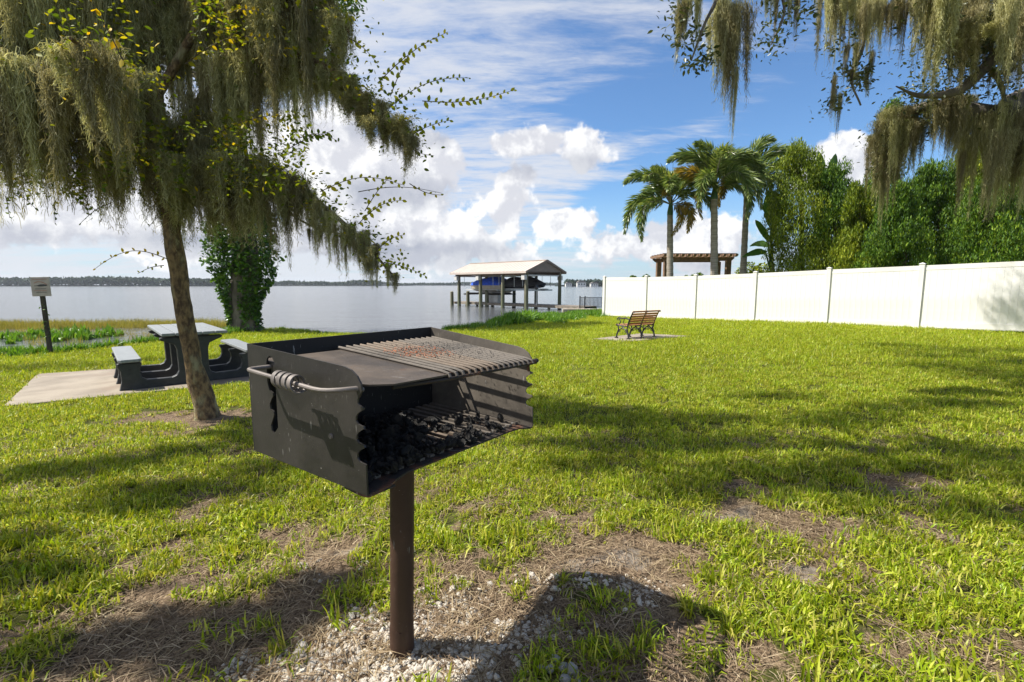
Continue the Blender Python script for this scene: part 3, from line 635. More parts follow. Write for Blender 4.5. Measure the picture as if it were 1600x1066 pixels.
# post
pz = grill.location.z
q = MB(); q.tube([(-.412, 1.625, pz-.25), (-.412, 1.625, pz+.10), (-.411, 1.625, pz+.102)], .0445, 28); q.build('post_sleeve', M['post'], grill, smooth=True)
q = MB(); q.tube([(-.411, 1.625, pz+.09), (-.390, 1.622, .775)], .0428, 28); q.build('post', M['post'], grill, smooth=True)
q = MB(); q.box((-.385, 1.622, .778), (.22, .22, .012)); q.build('mount_plate', M['steel_floor'], grill)
# charcoal: the bed nobody could count, and the larger lumps on it
def lump(seed):
    g = np.random.default_rng(seed); import bmesh
    bm = bmesh.new(); bmesh.ops.create_icosphere(bm, subdivisions=2, radius=1); sx, sy, sz = g.uniform(.7, 1.5), g.uniform(.6, 1), g.uniform(.5, .8)
    pl = g.normal(size=(7, 3)); pl /= np.linalg.norm(pl, axis=1)[:, None]; dd = g.uniform(.55, .85, 7)
    for v in bm.verts:
        c = np.array(v.co)
        for k in range(7):
            t = c@pl[k]
            if t > dd[k]: c = c-pl[k]*(t-dd[k])
        v.co = Vector((c[0]*sx, c[1]*sy, c[2]*sz))*(1+.05*g.normal())
    me = bpy.data.meshes.new('charcoal_shape'); bm.to_mesh(me); bm.free(); me.materials.append(M['coal']); return me
lm = [lump(300+i) for i in range(6)]
n = 3600; u = rng.uniform(.015, GW-.03, n); v = rng.uniform(.02, D-.046, n)
dn = np.clip(1.0-1.25*np.clip((u-.30)/.40, 0, 1)+.35*np.clip((u-.3)*4, 0, 1)*(v > .33), .0, 1)*np.clip((GW-.07-u)*12, 0, 1)
hole = np.clip(1-np.sqrt(((u-.44)/.12)**2+((v-.40)/.07)**2), 0, 1)*2.2+.5*(fbm(u*14, v*14, 3) < .47)*(u > .25)
k = rng.random(n) < dn-hole; u, v = u[k], v[k]
pile = .040*np.clip(1-((u-.22)/.34)**2-((v-.26)/.30)**2, 0, 1)+.012
pos = np.array([gwarp((a, b_, .014+rng.uniform(.1, 1)*h)) for a, b_, h in zip(u, v, pile)]); szs = rng.lognormal(math.log(.0075), .5, len(u)).clip(.002, .018)
charbed = gn_scatter('charcoal_bed', lm, pos, rng.uniform(0, 6.28, (len(u), 3)), szs, rng.integers(0, 6, len(u)))
tag(charbed, 'bed of burnt charcoal crumbs on the grill floor')
big = [(.50, .30, .026, 'black charcoal lump leaning highest at the middle of the grill floor'), (.60, .34, .030, 'long black charcoal lump beside the bare pale floor bars'), (.735, .44, .020, 'lone charcoal lump at the front edge near the right side plate'),
       (.30, .43, .022, None), (.24, .36, .024, None), (.16, .30, .022, None), (.36, .26, .024, None), (.12, .42, .020, None), (.47, .40, .018, None), (.56, .43, .018, None), (.42, .22, .02, None), (.30, .18, .02, None), (.53, .47, .015, None), (.64, .45, .016, None), (.20, .48, .018, None), (.34, .49, .016, None)]
for i, (u_, v_, s_, lb) in enumerate(big):
    p = gwarp((u_, v_, .02+.05*max(0, 1-((u_-.22)/.34)**2-((v_-.26)/.30)**2)+s_*.4)); o = link_mesh('charcoal_lump', lm[i % 6], None, p, (i*.7, i*1.1, i*2.3), s_)
    tag(o, lb or 'black charcoal lump half sunk in the charcoal bed of the grill', 'charcoal', 'larger lumps of charcoal in the grill')

# ================================================================== PICNIC TABLE
tL = Vector((-.67, .742, 0)); tC = Vector((.742, .67, 0)); tz = PZ1
TS = 1.04
_t = onground(186, 616); T0 = Vector((_t.x, _t.y, tz))
table = thing('picnic_table', 'dark recycled plastic picnic table with light grey tops standing on the concrete pad', 'picnic table', T0+tC*.9+tL*.95)
def tp(l, c, z_): return T0+tL*l*TS+tC*c*TS+Vector((0, 0, z_*TS))
TWD = 1.80
half = [(0, 0), (.26, 0), (.30, .03), (.96, .03)]
def frame_poly():
    """front face of one support: two bench legs joined by a low beam to a central pedestal that flares under the top"""
    L_ = [(0, 0), (.02, .05), (.045, .16), (.04, .30), (.01, .37), (.01, .41), (.28, .41), (.28, .375), (.26, .34), (.255, .26), (.28, .19), (.33, .155), (.62, .150), (.68, .175), (.71, .235), (.705, .55), (.68, .625), (.58, .67), (.51, .70), (.51, .735)]
    Rr = [(TWD-x, z_) for x, z_ in L_[::-1]]
    bot = [(TWD-.25, 0), (TWD-.285, .028), (1.12, .034), (1.09, .0), (.71, .0), (.68, .034), (.285, .028), (.25, 0)]
    return L_+Rr+bot
for l in (.10, .82, 1.54):
    q = MB(); q.prism(frame_poly(), (tp(l, 0, 0), tC, Vector((0, 0, 1)), tL), 0, .11); q.build('support_frame', M['plastic_dark'], table, bevel=.012)
    if l == .10:
        for c_ in (.15, TWD-.15): MB().box(tp(l-.003, c_-(.015 if c_ < 1 else -.015), .30), (.035, .008, .045), (tC, tL, Vector((0, 0, 1)))).build('bolt_pocket', M['blackcover'], table)
PL = 1.92
for k in range(5):
    c_ = .90+(k-2)*.160; MB().box(tp(PL/2, c_, .755), (.151*TS, PL*TS, .042), (tC, tL, Vector((0, 0, 1)))).build('top_plank', M['plastic_grey'], table, bevel=.008)
for c0 in (-.045, TWD-.335):
    bench_l = tp(PL/2, c0+.19, .432); q = MB(); ex, ey = tC, tL
    pl_ = [(-.128, -PL/2+.04), (-.095, -PL/2), (.095, -PL/2), (.128, -PL/2+.04), (.128, PL/2-.04), (.095, PL/2), (-.095, PL/2), (-.128, PL/2-.04)]
    q.prism(pl_, (bench_l, ex, ey, Vector((0, 0, 1))), -.022, .022); q.build('bench_seat', M['plastic_grey'], table, bevel=.008)
MB().box(tp(PL/2, TWD/2, .70), (.10, PL-.3, .07), (tC, tL, Vector((0, 0, 1)))).build('under_beam', M['plastic_dark'], table)

# ================================================================== SIGN BY THE WATER
sg = at(78, 544, 11.5); sg = Vector((sg.x, sg.y, Gz(sg.x, sg.y)))
sgy = sg.y; top_ = at(65, 452, sgy)
sign = thing('notice_sign', 'small weathered grey notice sign on a dark leaning post by the marsh', 'sign', sg)
q = MB(); ax_ = (top_-sg).normalized(); sx_ = Vector((1, .15, 0)); sx_ = (sx_-ax_*sx_.dot(ax_)).normalized(); ny = ax_.cross(sx_)
q.box((sg+top_)/2+ax_*.0, (.085, .07, (top_-sg).length+.3), (sx_, ny, ax_)); q.build('signpost', M['postwood'], sign, bevel=.01)
cs = at(67.5, 448, sgy)-Vector((0, .06, 0))
s_ax = (sx_, -ny if ny.y > 0 else ny, ax_)
MB().box(cs, (.40, .02, .46), (sx_, Vector((0, 1, 0)), ax_)).build('sign_board', M['sign'], sign, bevel=.006)
# print on the sign: dark reptile-like silhouette, a red arc above and lines of small print
def sfr(dy): return (cs+Vector((0, -.0105-dy, 0)), sx_, ax_, Vector((0, -1, 0)))
q = MB(); q.prism([(-.13, .025), (-.06, .03), (0, .052), (.08, .055), (.14, .045), (.155, .03), (.13, .012), (.05, .004), (-.03, .004), (-.07, .014), (-.13, .012)], sfr(0), 0, .003); q.build('printed_silhouette', M['sign_black'], sign)
q = MB(); q.prism([(-.13, .09), (-.05, .125), (.04, .12), (.13, .07), (.155, .03), (.14, .03), (.115, .062), (.03, .105), (-.05, .108), (-.12, .078)], sfr(0), 0, .0025); q.build('printed_arc', M['sign_red'], sign)
for i, (a, b_, z_) in enumerate(((-.12, .12, -.06), (-.14, .13, -.10), (-.10, .12, -.14), (-.15, .15, .17))):
    q = MB(); q.prism([(a, z_), (b_, z_), (b_, z_+.012), (a, z_+.012)], sfr(0), 0, .0022); q.build('print_line', M['sign_red'] if i % 2 else M['sign_black'], sign)
# climber leaves on the post
def leaf_t(l=1, w_=.5):
    return np.array([(0, 0, 0), (w_*.5, l*.4, .05*l), (0, l, -.05*l), (-w_*.5, l*.4, .05*l)]), np.array([(0, 1, 2, 3)])
def leaves_mesh(name, pos, size, mat, w_=.5, tilt=1.2, jit=.35, var=None, g=None):
    g = g or rng; pos = np.asarray(pos); n = len(pos)
    v_, f_, s_ = scatter([leaf_t(1, w_)], pos, rand_rots(n, tilt, g), size*g.uniform(1-jit, 1+jit, n), np.zeros(n, int))
    vv = (g.random(n) if var is None else var)
    return np_mesh(name, v_, f_, mat, False, {'var': vv[s_]})
t_ = rng.random(70); pp = np.array([sg+(top_-sg)*float(.15+.6*a) for a in t_])+rng.normal(0, .045, (70, 3))
link_mesh('climbing_leaves', leaves_mesh('climbing_leaves', pp, .07, M['ivy']), sign, (0, 0, 0), kind='stuff')

# ================================================================== WHITE FENCE
fence = thing('white_fence', 'long white vinyl privacy fence from the lake edge along the right of the lawn', 'fence', (7.75, 20.1, -.1))
fk = list(range(-4, 6)); FP = {k: Vector((12.42-k*1.556, 14.46+k*1.88, 0)) for k in fk}
ftop = {5: 1.775, 4: 1.765, 3: 1.785, 2: 1.85, 1: 1.93, 0: 1.995, -1: 2.06, -2: 2.13, -3: 2.2, -4: 2.27}
fdir = Vector((-1.556, 1.88, 0)).normalized(); fnor = Vector((fdir.y, -fdir.x, 0)); Zv = Vector((0, 0, 1))
if fnor.y > 0: fnor = -fnor
pm = None
q = MB(); q.box((0, 0, -1.05), (.127, .127, 2.1), (fdir, fnor, Zv)); q.add([fdir*(.075*i)+fnor*(.075*j)+Zv*z_ for z_ in (-.005, .012) for i, j in ((-1, -1), (1, -1), (1, 1), (-1, 1))]+[Vector((0, 0, .045))], [(0, 3, 2, 1), (0, 1, 5, 4), (1, 2, 6, 5), (2, 3, 7, 6), (3, 0, 4, 7), (4, 5, 8), (5, 6, 8), (6, 7, 8), (7, 4, 8)])
post0 = q.build('fence_post', M['vinyl'], fence, origin=(0, 0, 0)); post0.location = FP[5]+Zv*(ftop[5]-.045)-wl(fence)
for k in fk[:-1]: link_mesh('fence_post', post0.data, fence, FP[k]+Zv*(ftop[k]-.045))
NBD = 15; bw = (2.44-.127)/NBD
q = MB(); pr = [(-bw/2+.0004, -.013), (-bw/2+.005, -.0165), (bw/2-.005, -.0165), (bw/2-.0004, -.013), (bw/2-.0004, .011), (-bw/2+.0004, .011)]
q.prism(pr, (Vector((0, 0, 0)), fdir, -fnor, Zv), -.93, .93); bmesh_board = q.build('board_shape', M['vinyl'], None, origin=(0, 0, 0)).data
bpy.data.objects.remove(bpy.data.objects['board_shape'])
for k in fk[:-1]:
    a, b = FP[k], FP[k+1]; za, zb = ftop[k]-.10, ftop[k+1]-.10; mid = (a+b)/2; dirr = Vector((b.x-a.x, b.y-a.y, zb-za)).normalized(); L_ = 2.44-.13
    pan = thing('fence_panel', None, None, (mid.x, mid.y, (za+zb)/2-.9)); pan.parent = fence; pan.location = Vector((mid.x, mid.y, (za+zb)/2-.9))-wl(fence)
    for off, h_, nm in ((-.06, .14, 'top_rail'), (-1.78, .16, 'bottom_rail')):
        MB().box((mid.x, mid.y, (za+zb)/2+off), (L_, .045, h_), (dirr, fnor, Zv)).build(nm, M['vinyl'], pan)
    for i in range(NBD):
        t = (i+.5)/NBD; p = a+fdir*(.0635+bw*(i+.5)); link_mesh('board', bmesh_board, pan, (p.x, p.y, za+(zb-za)*t-.95))

# ================================================================== PARK BENCH
_b = onground(983, 532); bA = Vector((_b.x, _b.y, PZ2)); bx_ = Vector((.84, .54, 0)).normalized(); bf = Vector((-bx_.y, bx_.x, 0))   # along the bench, and the way a sitter faces
bench = thing('park_bench', 'wooden slat park bench with black ornate iron legs on a small concrete pad', 'bench', bA+bx_*.55)
BL = 1.12
def bp_(l, f_, z_): return bA+(bx_*l+bf*f_+Vector((0, 0, z_)))*.87
for l in (0, BL/2, BL):
    q = MB()
    q.tube([bp_(l, .02, .02), bp_(l, .05, .16), bp_(l, .10, .30), bp_(l, .07, .40), bp_(l, .03, .52), bp_(l, -.06, .70), bp_(l, -.11, .80), bp_(l, -.15, .83), bp_(l, -.17, .80)], [.026, .02, .018, .02, .02, .018, .018, .02, .024], 8)
    q.tube([bp_(l, .52, .02), bp_(l, .50, .12), bp_(l, .44, .26), bp_(l, .46, .36), bp_(l, .52, .42), bp_(l, .54, .38)], [.026, .02, .018, .018, .02, .02], 8)
    q.tube([bp_(l, .06, .39), bp_(l, .25, .37), bp_(l, .48, .40)], .018, 6)
    for (fa, za), (fb, zb), bul in (((.04, .10), (.28, .33), .05), ((.50, .10), (.26, .33), .05), ((.10, .28), (.30, .37), -.03), ((.44, .26), (.25, .37), -.03)):
        q.tube([bp_(l, fa+(fb-fa)*t, za+(zb-za)*t+bul*math.sin(PI*t)) for t in (0, .25, .5, .75, 1)], .012, 6)
    for c_, zc, rr in ((.14, .22, .035), (.40, .22, .035), (.27, .30, .03)):
        q.tube([bp_(l, c_+rr*math.cos(a), zc+rr*math.sin(a)) for a in [2*PI*i/10 for i in range(10)]], .009, 5, closed=True)
    for f_ in (.02, .52): q.box(bp_(l, f_, .012), (.05, .09, .024), (bx_, bf, Zv))
    q.build('iron_leg', M['iron'], bench, smooth=True)
for l in (0, BL):
    q = MB(); q.tube([bp_(l, .0, .58), bp_(l, .15, .62), bp_(l, .34, .60), bp_(l, .45, .62), bp_(l, .50, .58), bp_(l, .46, .54)], [.016, .02, .02, .02, .018, .014], 8)
    q.tube([bp_(l, .42, .59), bp_(l, .36, .50), bp_(l, .42, .42)], .013, 6); q.tube([bp_(l, .2, .6), bp_(l, .26, .5), bp_(l, .2, .42)], .011, 6)
    q.build('arm_rest', M['iron'], bench, smooth=True)
# lattice valance under the back of the seat
for h0 in (0, BL/2):
    q = MB()
    for i in range(7):
        a = h0+.03+i*(BL/2-.06)/6; q.tube([bp_(a, .05, .38), bp_(a+.02, .05, .33), bp_(a, .05, .28+.03*abs(i-3)/3)], .008, 5)
    q.tube([bp_(h0+t*BL/2, .05, .36-.10*math.sin(PI*t)) for t in np.linspace(0, 1, 9)], .009, 5); q.build('lattice', M['iron'], bench)
sl_a = math.atan2(.09, .18)
for j, (f_, z_) in enumerate(((.035, .46), (.015, .535), (-.02, .605), (-.055, .675), (-.09, .745))):
    for h0 in (0, 1):
        tb = Vector((bf.x*-.42, bf.y*-.42, .9)).normalized(); MB().box(bp_(BL*(.25+.5*h0), f_, z_), (BL/2*.87-.03, .018, .052), (bx_, tb.cross(bx_), tb)).build('back_slat', M['slat'], bench, bevel=.004)
q = MB(); q.tube([bp_(-.02, -.145, .822), bp_(BL+.02, -.145, .822)], .022, 10); q.build('top_slat', M['slat'], bench, smooth=True)
for j in range(6):
    MB().box(bp_(BL/2, .12+j*.082, .415-.006*abs(j-2)+(.01 if j == 5 else 0)), (BL*.87+.02, .055, .02), (bx_, bf, Zv)).build('seat_slat', M['slat'], bench, bevel=.004)

# ================================================================== BOATHOUSE, DOCK, BOATS
dL = Vector((-.72, .69, 0)).normalized(); dR = Vector((.69, .72, 0)).normalized(); N0 = Vector((1.06, 35.6, 0))
def hp_(a, b, z_): return N0+dL*a+dR*b+Vector((0, 0, z_))
bh = thing('boathouse', 'open boathouse with a tan metal gable roof on timber piles over the water', 'boathouse', hp_(4.4, 2.45, WATER))
RL, RW, EZ, RZ = 9.0, 4.9, 2.33, 3.22
for s_ in (0, 1):
    q = MB(); n = 22
    e0 = 0 if s_ == 0 else RW; fr_o = hp_(0, e0, EZ); slope = (hp_(0, RW/2, RZ)-fr_o); nrm = dL.cross(slope).normalized(); nrm = nrm if nrm.z > 0 else -nrm
    q.box(hp_(RL/2, e0, EZ)+slope/2, (RL, slope.length, .05), (dL, slope.normalized(), nrm))
    for i in range(n+1): q.box(hp_(RL*i/n*.996+.015, e0, EZ)+slope/2+nrm*.035, (.03, slope.length, .03), (dL, slope.normalized(), nrm))
    q.build('roof_slope', M['roofmetal'], bh)
MB().box(hp_(RL/2, RW/2, RZ+.035), (RL+.02, .30, .04), (dL, dR, Zv)).build('ridge_cap', M['roofmetal'], bh)
q = MB(); q.prism([(.22, EZ+.02), (RW-.22, EZ+.02), (RW/2, RZ-.09)], (N0, dR, Zv, dL), .10, .14); q.build('gable_wall', M['gable'], bh)
q = MB(); q.prism([(.22, EZ+.02), (RW-.22, EZ+.02), (RW/2, RZ-.09)], (N0, dR, Zv, dL), RL-.14, RL-.10); q.build('gable_wall', M['gable'], bh)
for s_ in (0, 1):
    a, b = hp_(-.02, 0 if s_ == 0 else RW, EZ-.03), hp_(-.02, RW/2, RZ); d_ = (b-a)
    MB().box((a+b)/2, (d_.length, .035, .14), (d_.normalized(), dL, d_.normalized().cross(dL))).build('gable_trim', M['gable'], bh)
    MB().box(hp_(RL/2, (-.02 if s_ == 0 else RW+.02), EZ-.06), (RL, .04, .16), (dL, dR, Zv)).build('eave_trim', M['roofmetal'], bh)
    MB().box(hp_(RL/2, (.42 if s_ == 0 else RW-.42), EZ-.17), (RL-.6, .12, .18), (dL, dR, Zv)).build('eave_beam', M['pergola'], bh)
for a in (.35, 2.9, 5.5, 8.3): MB().box(hp_(a, RW/2, EZ-.28), (.10, RW-.5, .10), (dL, dR, Zv)).build('lift_beam', M['trimwhite'], bh)
pilep = [(a, b) for a in (.35, 2.9, 5.5, 8.3) for b in (.42, RW-.42)]+[(2.2, 2.4), (6.8, 2.3)]
for a, b in pilep:
    q = MB(); q.tube([hp_(a, b, -1.2), hp_(a+random.uniform(-.03, .03), b, EZ-.05)], [.16, .13], 12); q.build('pile', M['pile'], bh, smooth=True)
for a, b in ((.35, .30), (8.3, .3), (.35, RW-.2), (5.5, .3)): MB().box(hp_(a+.05, b-.1, EZ-.45), (.35, .3, .38), (dL, dR, Zv)).build('lift_motor_box', M['trimwhite'], bh, bevel=.03)
for a in (1.0, 1.9, 3.6, 4.3, 7.9):
    for b in (.7, RW-.8): q = MB(); q.tube([hp_(a, b, EZ-.25), hp_(a, b, 1.15)], .018, 5); q.build('lift_cable', M['alu'], bh)
# dock walkway of planks
w0 = Vector((-2.2, 41, 0))-Vector((.69, .72, 0))*.0; wd = Vector((-.72, .69, 0)).normalized(); wn = Vector((.69, .72, 0)).normalized()
dock = thing('dock_walkway', 'weathered plank dock walkway leading from the seawall under the boathouse', 'dock', (1.2, 37.7, -.25))
def wp(a, b, z_): return w0+wd*a+wn*b+Vector((0, 0, z_))
pk = MB(); pk.box((0, 0, 0), (.135, 1.5, .04), (wd, wn, Zv)); pk0 = pk.build('plank', M['dockwood'], dock, origin=(0, 0, 0)); pme = pk0.data; first = True
for i in range(100):
    a = -10.3+i*.148; p = wp(a, .6, -.24)
    if i == 0: pk0.location = p-wl(dock)
    else: link_mesh('plank', pme, dock, p)
for b in (-.12, 1.32): MB().box(wp(-3.0, b, -.34), (14.8, .06, .16), (wd, wn, Zv)).build('joist', M['dockwood'], dock)
for a in (-9.5, -7, -4.5, -2, .5, 2.6):
    for b in (-.05, 1.25): q = MB(); q.tube([wp(a, b, -1.2), wp(a, b, -.27)], .11, 10); q.build('support_pile', M['pile'], dock, smooth=True)
for (px, yb, yt, Yd, lab) in ((706, 477, 456, 43.6, 'short timber mooring pile farthest left at the end of the dock'), (731, 478, 455.5, 42.3, 'short timber mooring pile second from the left end of the dock'), (761, 479, 457, 40.9, 'short timber mooring pile beside the white dock box')):
    a = at(px, yt, Yd); q = MB(); q.tube([(a.x, a.y, -1.2), (a.x, a.y, a.z)], [.17, .15], 12); q.tube([(a.x, a.y, a.z), (a.x, a.y, a.z+.06)], [.15, .02], 12)
    tag(q.build('mooring_pile', M['pile'], None, origin=(a.x, a.y, WATER), smooth=True), lab, 'pile', 'short mooring piles along the dock')
b0 = at(774, 473.5, 41.2); dbx = thing('dock_box', 'white lidded storage box on the dock under the boathouse roof', 'storage box', (b0.x, b0.y, -.22))
MB().box((b0.x, b0.y, .06), (1.15, .6, .56), (wd, wn, Zv)).build('box_body', M['trimwhite'], dbx, bevel=.03); MB().box((b0.x, b0.y, .39), (1.22, .66, .10), (wd, wn, Zv)).build('box_lid', M['housewhite'], dbx, bevel=.03)
def loft(secs, closed_ends=True):
    """secs: list of rings, all with the same number of points"""
    q = MB(); n = len(secs[0]); vs = [p for s_ in secs for p in s_]; fs = []
    for i in range(len(secs)-1):
        for k in range(n): fs.append((i*n+k, i*n+(k+1) % n, (i+1)*n+(k+1) % n, (i+1)*n+k))
    if closed_ends: fs += [tuple(range(n))[::-1], tuple((len(secs)-1)*n+k for k in range(n))]
    return q.add(vs, fs)
def hull(c0, L_, wdt, z0, h, dirv, side, fwd=1):
    secs = []
    for i in range(11):
        t = i/10; x = (t-.5)*L_; wv = wdt*(.5 if t < .55 else .5*math.sqrt(max(.001, 1-((t-.55)/.47)**2))); kz = z0+.30*h*max(0, (t-.5)/.5)**2; top = z0+h+.15*h*max(0, (t-.4)/.6)
        secs.append([c0+dirv*(x*fwd)+side*o_+Zv*z_ for o_, z_ in ((-wv, top), (-wv*.92, kz+.45*h), (-wv*.35, kz+.08*h), (0, kz), (wv*.35, kz+.08*h), (wv*.92, kz+.45*h), (wv, top))])
    return loft(secs)
def cover(c0, L_, wdt, z0, hs, dirv, side, fwd=1):
    secs = []; n = len(hs)
    for i, hh in enumerate(hs):
        t = i/(n-1); x = (t-.5)*L_; wv = wdt*(.52 if t < .55 else .52*math.sqrt(max(.003, 1-((t-.55)/.47)**2)))
        secs.append([c0+dirv*(x*fwd)+side*(wv*math.cos(a))+Zv*(z0+hh*math.sin(a)**.8 if 0 < a < PI else z0-.08) for a in [PI*k/10 for k in range(11)]])
    return loft(secs)
c1 = hp_(7.0, 2.9, 0); boat = thing('covered_boat', 'cream motorboat under a bright blue cover raised on the lift', 'boat', c1+Zv*.6)
hull(c1, 4.6, 1.9, .62, .72, dL, dR, 1).build('boat_hull', M['hull'], boat, smooth=True)
cover(c1, 4.5, 1.95, 1.36, [.30, .42, .62, .70, .68, .62, .58, .50, .36, .20, .04], dL, dR, 1).build('boat_cover', M['bluecover'], boat, smooth=True, angle=60)
MB().box(c1+Zv*.90, (4.3, 1.96, .05), (dL, dR, Zv)).build('rub_strip', M['trimwhite'], boat)
c2 = hp_(2.9, 3.0, 0); bo2 = thing('covered_boat', 'boat wrapped in a dark cover above an aluminium lift, nearest the gable', 'boat', c2+Zv*.6)
hull(c2, 4.2, 1.8, .98, .45, dL, dR, -1).build('boat_hull', M['blackcover'], bo2, smooth=True)
cover(c2, 4.2, 1.85, 1.38, [.20, .40, .60, .62, .55, .62, .66, .55, .38, .22, .05], dL, dR, -1).build('boat_cover', M['blackcover'], bo2, smooth=True, angle=60)
for nm_, c_, zz0, lab in (('boat_lift', c1, .50, 'dark boat lift cradle under the blue covered boat'), ('boat_lift', c2, .88, 'aluminium boat lift cradle under the dark covered boat')):
    lf = thing(nm_, lab, 'boat lift', c_+Zv*zz0, 'boat lifts under the boathouse')
    for s_ in (-1, 1):
        MB().box(c_+dL*(s_*1.6)+Zv*zz0, (.12, 3.3, .12), (dL, dR, Zv)).build('cross_beam', M['alu'] if c_ is c2 else M['postwood'], lf)
        MB().box(c_+dR*(s_*.55)+Zv*(zz0+.09), (4.2, .16, .08), (dL, dR, Zv)).build('bunk', M['alu'] if c_ is c2 else M['postwood'], lf)
hd = at(838, 475, 36.3); hm = thing('dock_lamp', 'small dark lamp on a thin pole at the dock behind the corner pile', 'lamp', (hd.x, hd.y, -.22))
q = MB(); q.tube([(hd.x, hd.y, -.25), (hd.x, hd.y, 1.1)], .03, 6); q.build('pole', M['alu'], hm); q = MB(); q.tube([(hd.x, hd.y, z_) for z_ in (.95, 1.05, 1.2, 1.32)], [.06, .16, .15, .05], 10); q.build('lamp_head', M['iron'], hm, smooth=True)
# seawall and railing at the neighbouring yard
sw = [at(700+182, 488, 28.3), at(960, 488, 28.3)]
q = MB(); q.box((4.85, 28.5, -.42), (3.6, .35, .62)); tag(q.build('seawall', M['seawall'], None, bevel=.02), 'low pale concrete seawall at the water edge beside the fence end', 'seawall')
q = MB(); q.box((4.85, 28.45, -.085), (3.7, .45, .05)); tag(q.build('seawall_cap', M['seawall'], bpy.data.objects['seawall']), None); bpy.data.objects['seawall_cap'].location -= bpy.data.objects['seawall'].location
rl_a, rl_b = at(906, 483, 31), at(950, 483, 31)
rail = thing('yard_railing', 'black metal railing in front of the water between dock and white fence', 'railing', (rl_a.x, rl_a.y, -.2))
zr = -.25
for z_ in (zr+.12, zr+.75): MB().box(((rl_a.x+rl_b.x)/2, 31, z_), (rl_b.x-rl_a.x, .03, .03)).build('rail', M['iron'], rail)
for i in range(22): MB().box((rl_a.x+(rl_b.x-rl_a.x)*i/21, 31, zr+.43), (.03, .03, .62)).build('baluster', M['iron'], rail)
for f_ in (0, .18, 1): MB().box((rl_a.x+(rl_b.x-rl_a.x)*f_, 31, zr+.40), (.07, .07, .88)).build('railing_post', M['iron'], rail)

# ================================================================== FAR SHORE
def treeline(name, x0, x1, Yd, hmin, hmax, n, label, seed, rad=6.0, lf=1.6):
    g = np.random.default_rng(seed); xs_ = g.uniform(x0, x1, n); ys_ = Yd+g.uniform(0, 30, n)+g.uniform(0, 1, n)*0
    hh = hmin+(hmax-hmin)*fbm(xs_*.012+seed, xs_*0, 4); zz_ = WATER+hh*np.sqrt(g.uniform(0, 1, n))
    me = leaves_mesh(name, np.stack([xs_, ys_, zz_], 1), lf, M['far_leaf'], .9, 3.1, .4, g=g)
    return tag(link_mesh(name, me, kind='stuff'), label)
treeline('far_woods', -1050, -385, 640, 5.5, 13.5, 16000, 'dark wooded far shore across the lake at left', 1, lf=3.4)
treeline('far_woods', -560, -230, 820, 2.5, 11, 6500, 'lower wooded shore farther along the lake', 2, lf=3.0)
treeline('far_woods', -420, 120, 1150, 3, 9, 9000, 'thin distant wooded shore behind the boathouse', 3, lf=3.2)
treeline('far_woods', 60, 330, 520, 5, 10.5, 9000, 'wooded shore with white houses to the right of the boathouse', 4, lf=2.4)
for nm, cx, cy, wx, wy in (('far_shore', -700, 690, 640, 90), ('far_shore', -395, 900, 400, 90), ('far_shore', -150, 1230, 620, 100), ('far_shore', 200, 570, 290, 80)):
    q = MB(); q.box((cx, cy, WATER+.2), (wx, wy, 2.4)); o = q.build(nm, M['far_leaf']); tag(o, kind='structure')
for i, (px, wd_, hh, lab) in enumerate(((888, 9, 5.5, 'white lakeside house across the water, leftmost of three beyond the boathouse'), (908, 13, 7.5, 'largest white lakeside house across the water between boathouse and fence'), (928, 11, 5.5, 'white lakeside house across the water, nearest the white fence end'))):
    p = at(px, 446, 505); wd_ *= .7; hh *= .8; hs = thing('lakeside_house', lab, 'house', (p.x, p.y, WATER), 'white houses on the far shore')
    MB().box((p.x, p.y, WATER+hh*.35), (wd_, 8, hh*.7)).build('wall', M['housewhite'], hs)
    q = MB(); q.prism([(-wd_*.56, 0), (wd_*.56, 0), (wd_*.2, hh*.35), (-wd_*.2, hh*.35)], (Vector((p.x, p.y-4.6, WATER+hh*.7)), fX, fZ, fY), 0, 9.2); q.build('roof', M['houseroof'], hs)
    for k in (-.3, 0, .3): MB().box((p.x+k*wd_, p.y-4.02, WATER+hh*.38), (wd_*.14, .06, hh*.28)).build('window', M['glass'], hs)

